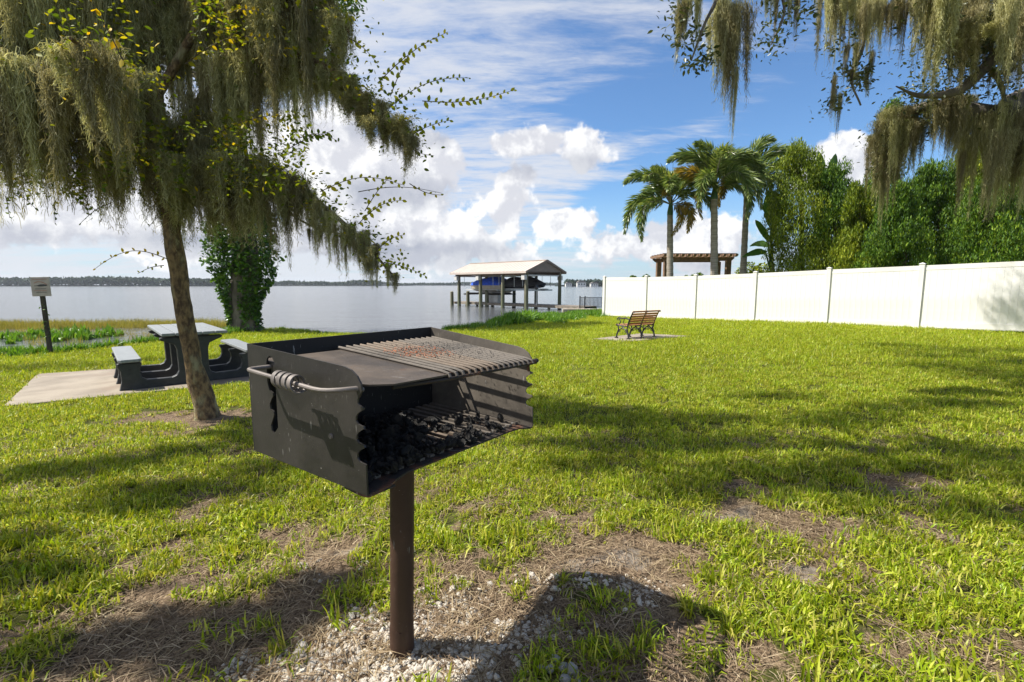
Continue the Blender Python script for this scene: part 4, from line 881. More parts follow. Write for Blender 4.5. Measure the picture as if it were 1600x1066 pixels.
# ================================================================== LEAF AND MOSS SHAPES
def moss_shape(seed, n=170, rad=.16, curl=.05):
    g = np.random.default_rng(seed); vs, fs, va = [], [], []
    def ribbon(pts, w0, w1, var):
        o = len(vs); m_ = len(pts); a = g.uniform(0, PI)
        for i, p in enumerate(pts):
            a += g.normal(0, .5); sv = np.array([math.cos(a), math.sin(a), g.normal(0, .15)])*(w0+(w1-w0)*i/(m_-1))*.5
            vs.append(p-sv); vs.append(p+sv); va.extend((var, var))
        for i in range(m_-1): fs.append((o+2*i, o+2*i+1, o+2*i+3, o+2*i+2))
    nlobe = g.integers(3, 6); lobes = [(g.uniform(-.8, .8)*rad, g.uniform(-.8, .8)*rad, g.uniform(.4, 1)) for _ in range(nlobe)]; lobes[0] = (0, 0, 1.0)
    for i in range(n):
        lx, ly, ll = lobes[g.integers(0, nlobe)]; r_ = abs(g.normal(0, .45))*rad*.7; a = g.uniform(0, 2*PI)
        x, y = lx+r_*math.cos(a), ly+r_*math.sin(a); L_ = ll*max(.12, (1-.9*r_/rad))*g.uniform(.35, 1.0)
        steps = max(3, int(L_/.055)); z = g.uniform(-.06, .05); pts = []
        tx, ty = lx+(x-lx)*.35, ly+(y-ly)*.35
        for k in range(steps+1):
            t = k/steps; pts.append(np.array([x+(tx-x)*t+g.normal(0, .013), y+(ty-y)*t+g.normal(0, .013), z-L_*t]))
        var = g.random(); ribbon(pts, g.uniform(.004, .007), .003, var)
        for _ in range(int(L_*16)+3):
            b = pts[g.integers(0, len(pts))]; d = g.normal(0, 1, 3); d[2] = -abs(d[2])*.6; d /= np.linalg.norm(d); l_ = g.uniform(.03, curl*1.5)
            ribbon([b, b+d*l_*.5+g.normal(0, .006, 3), b+d*l_*.8+np.array([0, 0, -.025])+g.normal(0, .006, 3)], .006, .003, min(1, max(0, var+g.uniform(-.2, .3))))
    return np_mesh('spanish_moss', np.array(vs), np.array(fs), M['moss'], False, {'var': va})
MOSS = [moss_shape(400+i) for i in range(6)]+[moss_shape(420+i, 230, .26, .07) for i in range(3)]
def hang_moss(parent, p, L_, wscale=1.0, g=None, wide=False):
    g = g or random; i = g.randrange(6, 9) if wide else g.randrange(6)
    return link_mesh('spanish_moss', MOSS[i], parent, p, (g.uniform(-.06, .06), g.uniform(-.06, .06), g.uniform(0, 6.28)), (wscale*g.uniform(.85, 1.15), wscale*g.uniform(.85, 1.15), L_))
LEAF2 = (np.array([(0, 0, 0), (.26, .3, .03), (.24, .65, .02), (0, 1, -.08), (-.24, .65, .02), (-.26, .3, .03)], float), np.array([(0, 1, 2, 3), (0, 3, 4, 5)]))
def leaf_cloud(name, parent, pos, size, mat, tilt=1.3, g=None, ws=1.0, var=None, kind='stuff'):
    g = g or rng; pos = np.asarray(pos); t = (LEAF2[0]*np.array([ws, 1, 1]), LEAF2[1]); n = len(pos)
    v_, f_, s_ = scatter([t], pos, rand_rots(n, tilt, g), size*g.uniform(.6, 1.3, n), np.zeros(n, int))
    vv = g.random(n) if var is None else np.asarray(var)
    me = np_mesh(name, v_, f_, mat, False, {'var': vv[s_]}); return link_mesh(name, me, parent, (0, 0, 0), kind=kind)
def path(pts, n=8):
    """smooth curve through points (Catmull-Rom)"""
    P = [Vector(p) for p in pts]; P = [P[0]*2-P[1]]+P+[P[-1]*2-P[-2]]; out = []
    for i in range(1, len(P)-2):
        for k in range(n):
            t = k/n; a, b, c, d = P[i-1], P[i], P[i+1], P[i+2]
            out.append(.5*((2*b)+(c-a)*t+(2*a-5*b+4*c-d)*t*t+(3*b-a-3*c+d)*t**3))
    return out+[P[-2]]
def rough_tube(name, pts, radii, mat, parent, n=14, amp=.12):
    q = MB(); P = path(pts, 7); rr = np.interp(np.linspace(0, 1, len(P)), np.linspace(0, 1, len(radii)), radii); q.tube(P, list(rr), n)
    for i in range(len(q.v)):
        c = P[min(i//n, len(P)-1)]; d = q.v[i]-c; k = fbm(np.array([q.v[i].x*9+q.v[i].z*2]), np.array([q.v[i].y*9+q.v[i].z*5]), 3)[0]-.5; q.v[i] = c+d*(1+2*amp*k)
    return q.build(name, mat, parent, smooth=True, angle=80), P
def sprig(parent, p0, p1, sag, n, size, mat, var, twig=.004, side=None, g=None):
    """a twig with leaves set alternately along it: one mesh for the twig, one for its leaves"""
    g = g or random; P = [p0+(p1-p0)*t+Vector((0, 0, sag*math.sin(PI*t))) for t in np.linspace(0, 1, 12)]
    q = MB(); q.tube(P, list(np.linspace(twig, twig*.4, 12)), 5); tw = q.build('twig', M['twig'], parent)
    d = (p1-p0).normalized(); up = Vector((0, 0, 1)); s_ = d.cross(up).normalized(); vs, fs, va = [], [], []
    for i in range(n):
        t = (i+.6)/n; c = p0+(p1-p0)*t+Vector((0, 0, sag*math.sin(PI*t))); sg_ = 1 if i % 2 else -1
        ax = (d*g.uniform(.2, .9)+up*(.75*sg_+g.uniform(-.35, .35))+s_*g.uniform(-1, 1)).normalized(); wv = ax.cross(Vector((0, -1, 0))+s_*g.uniform(-.8, .8)).normalized(); L_ = size*g.uniform(.75, 1.2)*(1-.35*t)
        o = len(vs); nn = ax.cross(wv)
        for x_, y_ in ((0, 0), (.27, .3), (.25, .65), (0, 1), (-.25, .65), (-.27, .3)): vs.append(c+ax*(y_*L_)+wv*(x_*L_)+nn*(abs(x_)*.15*L_))
        fs += [(o, o+1, o+2, o+3), (o, o+3, o+4, o+5)]; va += [min(1, max(0, var+g.uniform(-.15, .15)))]*6
    me = np_mesh('sprig_leaves', np.array([tuple(v) for v in vs]), np.array(fs), mat, False, {'var': va}); link_mesh('sprig_leaves', me, parent, (0, 0, 0), kind='stuff')

# ================================================================== MOSSY TREE (left)
gt = random.Random(21); gn_ = np.random.default_rng(22)
tb = onground(322, 650)
tree1 = thing('mossy_tree', 'slender leaning tree behind the grill, its crown heavy with hanging moss', 'tree', tb)
TR = [tb-Vector((0, 0, .1)), at(321, 640, 5.03), at(303, 570, 5.0), at(286, 480, 4.95), at(272, 385, 4.9), at(262, 300, 4.9), at(252, 220, 4.9), at(240, 120, 4.9), at(230, 10, 4.9), at(215, -140, 4.9)]
rough_tube('trunk', TR, [.16, .115, .088, .082, .078, .074, .072, .07, .065, .06], M['bark'], tree1, 18, .22)
def BR(lst, r0, r1): return rough_tube('branch', [at(*p) for p in lst], [r0, r1], M['bark'], tree1, 8, .15)[1]
B = {}
B['a'] = BR([(258, 250, 4.9), (320, 150, 4.9), (420, 85, 4.8), (510, 105, 4.7), (580, 160, 4.6), (650, 225, 4.5)], .05, .012)
B['b'] = BR([(245, 150, 4.9), (330, 20, 4.9), (430, -15, 4.8), (500, 5, 4.7), (545, 50, 4.6)], .045, .012)
B['c'] = BR([(262, 290, 4.9), (330, 245, 4.85), (420, 262, 4.8), (490, 310, 4.75), (560, 370, 4.7), (612, 428, 4.65)], .045, .01)
B['d'] = BR([(258, 270, 4.9), (200, 205, 4.85), (130, 170, 4.7), (50, 160, 4.5), (-60, 170, 4.3)], .05, .02)
B['e'] = BR([(245, 150, 4.9), (190, 60, 4.8), (100, 20, 4.6), (0, 0, 4.4), (-120, -10, 4.2)], .05, .02)
B['f'] = BR([(250, 210, 4.9), (215, 160, 4.4), (170, 110, 3.9), (110, 60, 3.5)], .04, .012)
B['g'] = BR([(256, 240, 4.9), (300, 200, 5.4), (360, 170, 6.0), (400, 190, 6.5)], .04, .012)
B['h'] = BR([(400, 262, 4.8), (440, 320, 4.85), (480, 350, 4.9), (530, 365, 4.9), (590, 366, 4.9)], .014, .005)
B['i'] = BR([(235, 60, 4.9), (260, -60, 5.0), (340, -150, 5.1), (430, -160, 5.0)], .05, .02)
B['j'] = BR([(235, 60, 4.9), (180, -80, 4.7), (60, -140, 4.5), (-80, -150, 4.3)], .05, .02)
# moss along the branches
def along(key, t0, t1, n, l0, l1, ws=1.0, wide=False, dz=0, jit=.05):
    P = B[key]
    for i in range(n):
        t = t0+(t1-t0)*(i+gt.random())/n; x = t*(len(P)-1); a = P[int(x)]; b = P[min(int(x)+1, len(P)-1)]; p = a+(b-a)*(x-int(x))
        hang_moss(tree1, p+Vector((gt.uniform(-jit, jit), gt.uniform(-jit*2, jit*2), dz+gt.uniform(-jit, jit))), gt.uniform(l0, l1), ws*gt.uniform(.8, 1.1), gt, wide)
along('a', .05, .5, 10, .7, 1.15, .9, True); along('a', .55, 1, 16, .28, .5, .62); along('a', .55, .95, 8, .22, .36, .8, True)
along('b', .2, 1, 12, .45, .8, .8, True); along('b', .3, .85, 6, .8, 1.0, .6)
along('c', .0, .5, 14, .55, .95, .9, True); along('c', .45, .8, 12, .35, .7, .6); along('c', .72, 1, 10, .22, .4, .5)
along('d', .1, 1, 14, .7, 1.1, .95, True); along('e', .1, 1, 12, .9, 1.4, .95, True); along('f', .1, 1, 7, .6, 1.0, .8, True); along('g', .1, .8, 6, .6, .9, .9, True)
along('h', .35, 1, 9, .2, .45, .3); along('i', .1, .9, 8, .7, 1.1, 1, True); along('j', .1, .9, 8, .8, 1.2, 1, True)
# loose masses between the branches: x range, y range (photo), depth range, lowest y reached
def massz(n, x0, x1, y0, y1, Y0, Y1, yb0, yb1, ws, wide=True):
    for i in range(n):
        px = gt.uniform(x0, x1); py = gt.uniform(y0, y1); Yd = gt.uniform(Y0, Y1); yb = gt.uniform(yb0, yb1); p = at(px, py, Yd); L_ = max(.25, (yb-py)/FPX*Yd*1.05); hang_moss(tree1, p, L_, ws*gt.uniform(.8, 1.2), gt, wide)
massz(15, -40, 130, -60, 130, 4.3, 5.2, 180, 335, .85); massz(13, 110, 220, -60, 120, 4.1, 5.3, 150, 320, .8); massz(11, 290, 400, -80, 60, 4.5, 5.6, 130, 260, .8)
massz(14, 380, 480, -60, 50, 4.6, 5.0, 90, 215, .8); massz(16, 150, 300, 190, 260, 4.5, 5.2, 300, 375, .8, False); massz(12, 290, 420, 210, 270, 4.6, 5.2, 320, 400, .8)
massz(9, 205, 300, -80, 60, 4.95, 5.4, 120, 260, .6); massz(6, 0, 90, 90, 130, 3.9, 4.2, 250, 320, .8)
# small leaves through the crown
def crown_pts(specs):
    out = []
    for n, x0, x1, y0, y1, Y0, Y1 in specs:
        px = gn_.uniform(x0, x1, n); py = gn_.uniform(y0, y1, n); Yd = gn_.uniform(Y0, Y1, n)
        k = fbm(px*.022+3, py*.022+Yd*1.3, 3) > .47
        out += [tuple(at(a, b, c)) for a, b, c in zip(px[k], py[k], Yd[k])]
    return out
pts_ = crown_pts([(2600, -60, 200, 0, 290, 4.2, 5.4), (900, 100, 270, 150, 300, 4.3, 5.2), (1500, 280, 480, 170, 300, 4.4, 5.2), (1600, 300, 560, -40, 60, 4.4, 5.2), (1800, -100, 600, -200, 0, 4, 6), (600, 0, 150, 240, 310, 4.3, 4.9), (350, 160, 320, 190, 300, 4.0, 4.4), (500, 300, 480, 190, 310, 4.1, 4.6), (260, 0, 200, 60, 280, 3.9, 4.3), (300, 300, 540, 0, 90, 4.1, 4.6)])
for key, t0, n, spread in (('a', .3, 900, .13), ('b', .3, 800, .12), ('c', .25, 900, .11), ('d', .3, 500, .15), ('f', .2, 500, .15), ('e', .2, 300, .2)):
    P = B[key]
    for i in range(n):
        x = gn_.uniform(t0, 1)*(len(P)-1); a = P[int(x)]; pts_.append(tuple(a+Vector(tuple(gn_.normal(0, spread, 3)))+Vector((0, 0, .04))))
vv_ = np.clip(gn_.beta(1.5, 2.9, len(pts_)), 0, 1)
leaf_cloud('crown_leaves', tree1, pts_, .045, M['crepe_leaf'], 1.3, gn_, .95, vv_)
def SP(x0, y0, x1, y1, sag, n, var, Yd=4.55, size=.072): sprig(tree1, at(x0, y0, Yd), at(x1, y1, Yd-.05), sag, int(n*1.25), size*gt.uniform(.75, .95), M['crepe_leaf'], var, .0045, g=gt)
SP(590, 130, 700, 50, .05, 20, .55); SP(610, 150, 640, 85, .02, 8, .4); SP(600, 175, 735, 122, .10, 22, .35); SP(660, 158, 805, 140, -.05, 22, .5); SP(630, 220, 704, 188, .03, 14, .55); SP(635, 225, 678, 243, -.03, 6, .2)
SP(545, 60, 590, 100, .03, 10, .5); SP(500, 300, 632, 290, .10, 16, .6); SP(640, 287, 692, 305, -.03, 5, .6); SP(560, 300, 690, 302, .05, 4, .5, 4.6, .03); SP(560, 350, 630, 313, .06, 14, .6); SP(590, 390, 632, 367, .03, 8, .6); SP(600, 410, 666, 432, .02, 14, .35); SP(470, 215, 530, 222, .05, 10, .2)
SP(440, 240, 520, 205, .03, 10, .25); SP(570, 330, 610, 275, .02, 9, .6); SP(262, 405, 146, 422, .13, 11, .9, 4.75, .06); SP(256, 415, 215, 428, .02, 5, .45, 4.75, .05); SP(262, 330, 232, 355, .02, 5, .3, 4.8, .05)
SP(20, 300, 60, 330, .02, 8, .1, 4.5); SP(100, 300, 140, 330, .03, 8, .2, 4.6); SP(195, 100, 140, 0, .02, 7, .97, 3.4, .075); SP(230, 230, 175, 243, .02, 8, .6, 4.3, .06); SP(235, 215, 262, 225, .02, 8, .45, 4.2, .06); SP(290, 100, 420, 60, .1, 16, .7); SP(340, 30, 410, 20, .05, 12, .8); SP(330, 215, 440, 180, .05, 14, .8)
for _ in range(26): # scattered sprigs at the lower fringe
    px = gt.uniform(-20, 240); py = gt.uniform(240, 320); SP(px, py, px+gt.uniform(-50, 50), py+gt.uniform(-15, 45), .03, 9, gt.choice((.1, .25, .5)), gt.uniform(4.3, 5), .045)

# ================================================================== VINE-COVERED TREE BY THE WATER
YV = 17.0; vb = at(384, 512, YV); vb.z = Gz(vb.x, YV)
tree2 = thing('vine_covered_tree', 'thick grey trunk wrapped in green vines at the edge of the lake', 'tree', vb)
VT = [vb-Vector((0, 0, .2)), vb+Vector((0, 0, .25)), vb+Vector((-.05, 0, 1.2)), at(382, 380, YV), at(372, 300, YV), at(368, 150, YV), at(372, -60, YV), at(380, -200, YV)]
rough_tube('trunk', VT, [.66, .50, .42, .40, .38, .34, .28, .16], M['bark_grey'], tree2, 22, .22)
g2 = np.random.default_rng(31); n = 15000
h = g2.uniform(0, 1, n)**.8; ang = g2.uniform(0, 2*PI, n); zc = vb.z+.1+h*6.0
cx_ = np.interp(zc, [p.z for p in VT], [p.x for p in VT]); lob = fbm(ang*1.3+5, zc*.9, 3)
side = np.clip(np.abs(np.cos(ang)), 0, 1); rr = .46+(.06+1.15*np.clip((zc-.5)/1.7, 0, 1)*np.clip((5.5-zc)/2.5, .35, 1))*(lob-.20)*1.45*(.40+.75*side)*g2.uniform(.6, 1.1, n)
keep = ~((np.sin(ang) < -.35) & (np.abs(np.cos(ang)+.05) < .34) & (zc < .95+.5*lob)) & (lob > .34)
pp = np.stack([cx_+rr*np.cos(ang), YV+rr*np.sin(ang), zc], 1)[keep]; leaf_cloud('vine_leaves', tree2, pp, .135, M['ivy'], 1.5, g2, 1.2)
cl = [(at(x_, y_, Yd), r_) for x_, y_, Yd, r_ in ((300, 20, 19, 1.7), (380, -60, 18, 2.0), (460, 30, 19, 1.5), (490, 80, 19.5, 1.0), (430, 110, 20, 1.0), (340, 100, 19, 1.3), (250, 60, 19.5, 1.4), (200, -20, 19, 1.8), (520, -10, 19, 1.2), (120, 60, 20, 1.3))]
pp = []
for c, r_ in cl:
    k = int(700*r_*r_); d = g2.normal(0, 1, (k, 3)); d /= np.linalg.norm(d, axis=1)[:, None]; pp.append(np.array(c)+d*(r_*g2.uniform(.5, 1.05, (k, 1)))*np.array([1, 1, .75]))
leaf_cloud('crown_leaves', tree2, np.concatenate(pp), .20, M['ivy'], 1.4, g2, .9)
for c, r_ in cl:
    rough_tube('limb', [VT[5], VT[5]+(c-VT[5])*.5+Vector((0, 0, .4)), c], [.14, .04], M['bark_grey'], tree2, 6, .1)
for px, py, yb, Yd in ((475, 90, 210, 19), (490, 100, 190, 19.2), (505, 90, 175, 19.1), (520, 95, 200, 19), (460, 110, 180, 19.3), (440, 120, 205, 19), (415, 110, 190, 19)):
    p = at(px, py, Yd); hang_moss(tree2, p, (yb-py)/FPX*Yd, 2.6, gt)

# ================================================================== OAK REACHING OVER FROM THE RIGHT
go = random.Random(5); gon = np.random.default_rng(6)
oak = thing('live_oak', 'large live oak whose mossy limbs hang over the right side of the lawn', 'tree', (11.2, 5.2, .1))
TRK = [(11.2, 5.2, -.1), (11.15, 5.2, 1.2), (11.0, 5.3, 2.6), (10.8, 5.4, 3.6)]
rough_tube('trunk', TRK, [.55, .42, .38, .34], M['bark_grey'], oak, 22, .2)
OB = {}
def OL(key, pts, r0, r1): OB[key] = rough_tube('limb', pts, [r0, r1], M['bark_grey'], oak, 10, .2)[1]
fork = Vector((10.8, 5.4, 3.5))
OL('l1', [fork, at(1640, 150, 7.6), at(1570, 178, 7.6), at(1510, 172, 7.7), at(1450, 168, 7.8), at(1400, 185, 8.0), at(1370, 215, 8.2)], .20, .03)
OL('l2', [fork, at(1680, 20, 7.2), at(1590, 60, 7.2), at(1550, 95, 7.2), at(1500, 140, 7.2), at(1440, 150, 7.2), at(1400, 135, 7.1)], .17, .008)
OL('l3', [fork, (9.0, 5.8, 5.2), (7.2, 6.0, 6.0), (5.2, 6.2, 6.4), (3.4, 6.2, 6.5), (1.8, 6.3, 6.45)], .22, .05)
OL('l4', [(7.2, 6.0, 6.0), (5.0, 5.0, 6.7), (2.5, 4.4, 7.0), (0, 4.0, 7.1), (-2.2, 3.9, 6.9)], .15, .04)
OL('l5', [(7.2, 6.0, 6.0), (5.5, 7.6, 6.6), (3.5, 8.6, 7.4), (2.8, 10, 8.3)], .12, .03)
OL('l6', [(5.2, 6.2, 6.4), (4.4, 6.6, 5.6), at(1350, 60, 6.8), at(1330, 120, 6.8), at(1345, 165, 6.8)], .04, .01)
OL('l7', [(3.4, 6.2, 6.5), at(1130, -120, 6.0), at(1125, -20, 5.9), at(1100, 40, 5.8), at(1080, 95, 5.8)], .04, .008)
OL('l8', [(4.4, 6.3, 6.4), at(1230, -60, 6.3), at(1225, 20, 6.2), at(1205, 70, 6.2)], .03, .008)
OL('l9', [fork, (10.5, 6.6, 5.0), (9.4, 7.2, 5.8), (8.0, 7.4, 6.3)], .15, .05)
for x0, y0, x1, y1, Yd in ((1570, 178, 1600, 260, 7.6), (1510, 172, 1540, 260, 7.7), (1545, 100, 1570, 160, 7.3)): OL('t%d' % x0, [at(x0, y0, Yd), at((x0+x1)/2+5, (y0+y1)/2, Yd), at(x1, y1, Yd+.1)], .05, .02)
def om(px, py, yb, Yd, ws=1.0, wide=False): p = at(px, py, Yd); hang_moss(oak, p, max(.2, (yb-py)/FPX*Yd), ws, go, wide)
# the long tail of moss and its neighbours
for k in range(7): om(1135+go.uniform(-14, 14), -10+go.uniform(-20, 30), go.uniform(110, 175), 5.9+go.uniform(-.1, .1), .75, k % 2 == 0)
om(1150, 60, 215, 5.9, .5); om(1153, 110, 235, 5.9, .25); om(1140, 20, 170, 5.9, .7)
for k in range(5): om(1080+go.uniform(-18, 18), -15+go.uniform(0, 50), 60+go.uniform(0, 50), 5.8, .5)
for px, yb in ((1215, 60), (1248, 65), (1238, 40), (1205, 45)): om(px, -10, yb, 6.2, .4)
for k in range(34): px = go.uniform(1285, 1480); om(px, go.uniform(-40, 10), go.choice((45, 60, 70, 90, 120))*go.uniform(.7, 1.1), go.uniform(6.2, 7.4), .6, k % 3 == 0)
for px, yb in ((1415, 110), (1450, 118), (1395, 88), (1370, 72), (1300, 45)): om(px, 0, yb, 6.8, .35)
for k in range(8): om(1345+go.uniform(-22, 25), 60+go.uniform(0, 70), 150+go.uniform(-20, 15), 6.8, .32)
for k in range(4): om(1308+go.uniform(-8, 8), 120+go.uniform(0, 30), 200+go.uniform(-25, 12), 6.8, .3)
om(1312, 150, 228, 6.8, .22)
for k in range(40): px = go.uniform(1470, 1620); om(px, go.uniform(-60, 40), go.uniform(60, 170), go.uniform(6.4, 7.6), .8, True)
for k in range(16): px = go.uniform(1370, 1450); om(px, 175+go.uniform(-10, 35), 240+go.uniform(0, 50), 8.0+go.uniform(-.3, .3), .7, True)
for k in range(10): px = go.uniform(1370, 1400); om(px, 215+go.uniform(-15, 40), 300+go.uniform(0, 55), 8.1+go.uniform(-.2, .2), .5, True)
om(1385, 260, 380, 8.1, .35); om(1378, 250, 345, 8.1, .35)
for k in range(22): px = go.uniform(1450, 1530); om(px, 160+go.uniform(-20, 20), 200+go.uniform(0, 70), 7.7+go.uniform(-.3, .3), .55, k % 2 == 0)
for k in range(26): px = go.uniform(1500, 1620); om(px, 180+go.uniform(-25, 50), 250+go.uniform(0, 95), 7.6+go.uniform(-.3, .3), .75, True)
om(1508, 240, 345, 7.6, .35); om(1560, 250, 350, 7.6, .4); om(1590, 250, 320, 7.6, .4)
# leaves: in view among the moss, and the canopy overhead that dapples the lawn
lp = []
def lc(p, r_, n):
    d = gon.normal(0, 1, (n, 3)); lp.append(np.array(p)+d*np.array(r_)*.55)
for px, py, Yd, rx, n in ((1078, 60, 5.8, .20, 130), (1085, 100, 5.8, .15, 80), (1060, 20, 5.8, .2, 90), (1110, 90, 5.85, .12, 50), (1210, 60, 6.2, .22, 130), (1225, 20, 6.2, .25, 110), (1260, 15, 6.3, .2, 80), (1330, 110, 6.8, .25, 150), (1300, 70, 6.8, .15, 50), (1340, 40, 6.8, .3, 120), (1300, 165, 6.8, .16, 80), (1345, 130, 6.8, .16, 80), (1440, 150, 7.6, .35, 330), (1490, 100, 7.3, .45, 500), (1480, 60, 7.2, .5, 400), (1530, 60, 7.2, .45, 500), (1560, 120, 7.3, .5, 500), (1420, 180, 8.0, .3, 250), (1390, 220, 8.1, .3, 300), (1380, 260, 8.1, .2, 160), (1450, 190, 7.8, .3, 200), (1570, 30, 7.2, .5, 500), (1600, 90, 7.3, .5, 500), (1400, 20, 7, .4, 200)):
    lc(at(px, py, Yd), (rx, rx, rx*.7), n)
shade = [(900, 650), (980, 662), (1050, 680), (1090, 700), (1010, 735), (1110, 655), (1180, 695), (1250, 662), (1330, 652), (1230, 735), (1300, 755), (1370, 775), (1400, 640), (1470, 630), (1550, 638), (1600, 622), (1500, 700), (1570, 718), (1480, 735), (1600, 758), (850, 628), (940, 700), (990, 690), (1140, 760), (1180, 622), (1600, 800)]
Ls = math.cos(SUN_EL)/math.sin(SUN_EL)
def cast(px, py, h): g_ = onground(px, py); return Vector((g_.x-sdir.x/-sdir.z*(h-g_.z), g_.y-sdir.y/-sdir.z*(h-g_.z), h))
for px, py in shade:
    h_ = go.uniform(6.2, 7.2); c = cast(px, py, h_); r_ = .32 if py < 700 else .25
    for k in range(4): lc(c+Vector((go.uniform(-.45, .45), go.uniform(-.14, .14), go.uniform(-.1, .1))), (r_*1.4, r_*.6, .2), 170)
    e = min(OB['l3']+OB['l4'], key=lambda q_: (q_-c).length); rough_tube('twig_limb', [e, (e+c)/2+Vector((0, 0, .15)), c], [.03, .008], M['bark_grey'], oak, 5, .1)
for px, py in ((1400, 543), (1440, 550), (1490, 556), (1560, 550), (1600, 570), (1540, 580), (1460, 574), (1590, 590)):
    c = cast(px, py, 8.6)
    for k in range(5): lc(c+Vector((go.uniform(-.8, .8), go.uniform(-.3, .3), 0)), (.6, .28, .2), 240)
    e = min(OB['l5']+OB['l3'], key=lambda q_: (q_-c).length); rough_tube('twig_limb', [e, (e+c)/2+Vector((0, 0, .3)), c], [.04, .01], M['bark_grey'], oak, 5, .1)
for px, py, n_ in ((1590, 460, 260), (1578, 490, 260), (1560, 500, 160), (1595, 500, 260), (1600, 430, 120), (1552, 485, 50)):
    rr_ = (px-800)/FPX; kf = (.859-rr_)/(.1076+.13*rr_); fp_ = at(px, py, 14.46*(1+.13*kf)); hh_ = 11.2
    c = Vector((fp_.x-sdir.x/-sdir.z*(hh_-fp_.z), fp_.y-sdir.y/-sdir.z*(hh_-fp_.z), hh_)); lc(c, (.22, .30, .10), n_)
rough_tube('limb', [(8.0, 7.4, 6.3), (7.2, 10, 9.5), (5.9, 13.2, 11.2)], [.10, .03], M['bark_grey'], oak, 6, .1)
leaf_cloud('crown_leaves', oak, np.concatenate(lp), .065, M['oak_leaf'], 1.5, gon, .8)

# shade tree out to the left, seen only through its shade
st = thing('shade_oak', 'oak standing left of the lawn, its canopy shading the grass by the grill', 'tree', (-11, 1.5, -.05))
rough_tube('trunk', [(-11, 1.5, -.2), (-10.9, 1.6, 2.5), (-10.4, 2.0, 4.6)], [.5, .36, .28], M['bark_grey'], st, 16, .2)
lp = []
for px, py, h_, rx in ((60, 742, 6.2, .3), (150, 736, 6.2, .3), (240, 724, 6.4, .3), (320, 706, 6.4, .25), (385, 690, 6.5, .25), (250, 768, 6.2, .2), (350, 772, 6.2, .25), (190, 795, 6.0, .2), (430, 735, 6.4, .25), (110, 1015, 5.4, .13), (190, 995, 5.5, .13), (270, 985, 5.5, .13), (340, 985, 5.5, .13), (410, 965, 5.5, .12), (480, 940, 5.5, .10), (300, 1030, 5.4, .12), (520, 905, 5.6, .1), (40, 900, 5.6, .2), (20, 850, 5.6, .2), (60, 572, 7.5, .6), (160, 572, 7.5, .6), (250, 562, 7.5, .6), (10, 580, 7.5, .5), (330, 560, 7.5, .5)):
    c = cast(px, py, h_)
    for k in range(3): lc(c+Vector((go.uniform(-rx, rx), go.uniform(-rx, rx)*.35, 0)), (rx*1.2, rx*.6, .15), int(140+240*rx))
    e = Vector((-10.4, 2.0, 4.6))
    if py > 600: rough_tube('limb', [e, (e+c)/2+Vector((0, 0, .4)), c], [.06, .01], M['bark_grey'], st, 5, .1)
leaf_cloud('crown_leaves', st, np.concatenate(lp), .065, M['oak_leaf'], 1.5, gon, .8)

# ================================================================== PALMS BEHIND THE FENCE
def frond_shape(seed, old=False, droop=1.0):
    g = np.random.default_rng(seed); vs, fs, va = [], [], []; L_ = 2.9; n = 64; mvs = []
    def pos(t): return np.array([L_*(t*.93-.30*droop*t**3), 0, L_*(.34*t-.62*droop*t**2.4)])
    P = [pos(t) for t in np.linspace(0, 1, 14)]
    q = MB(); q.tube([Vector(p) for p in P], list(np.linspace(.028, .006, 14)), 5)
    for i in range(n):
        t = .12+.88*(i+.5)/n; c = pos(t); d = pos(min(1, t+.02))-pos(t-.02); d /= np.linalg.norm(d); s_ = np.array([0, 1, 0]); u_ = np.cross(d, s_)
        for j in range(7):
            a = g.uniform(0, 2*PI) if not old else g.uniform(0, 2*PI); ln = (.50*math.sin(PI*min(1, t*.80+.18))+.10)*g.uniform(.7, 1.1)
            r_ = s_*math.cos(a)+u_*math.sin(a)*.8; dir_ = r_*.85+d*.75+np.array([0, 0, -.18]); dir_ /= np.linalg.norm(dir_); w_ = np.cross(dir_, np.array([g.normal(), g.normal(), g.normal()])); w_ /= np.linalg.norm(w_)+1e-9
            o = len(vs); wd = .022
            vs += [c, c+dir_*ln*.55+w_*wd+np.array([0, 0, -.01]), c+dir_*ln+np.array([0, 0, -.10*ln-.03]), c+dir_*ln*.55-w_*wd]; fs.append((o, o+1, o+2, o+3)); va += [g.random()]*4
    me = np_mesh('frond', np.array(vs), np.array(fs), M['palm_old' if old else 'palm'], False, {'var': va}); return me, q
FR = []
for sd, old, dr in ((1, False, .75), (2, False, 1.0), (3, False, 1.35), (4, True, 1.15), (5, True, 1.5)): FR.append(frond_shape(sd, old, dr))
rach = [np_mesh('rachis_shape', np.array([tuple(v) for v in q.v]), np.array([f for f in q.f if len(f) == 4]), M['palm_trunk']) for _, q in FR]
gp_ = random.Random(9)
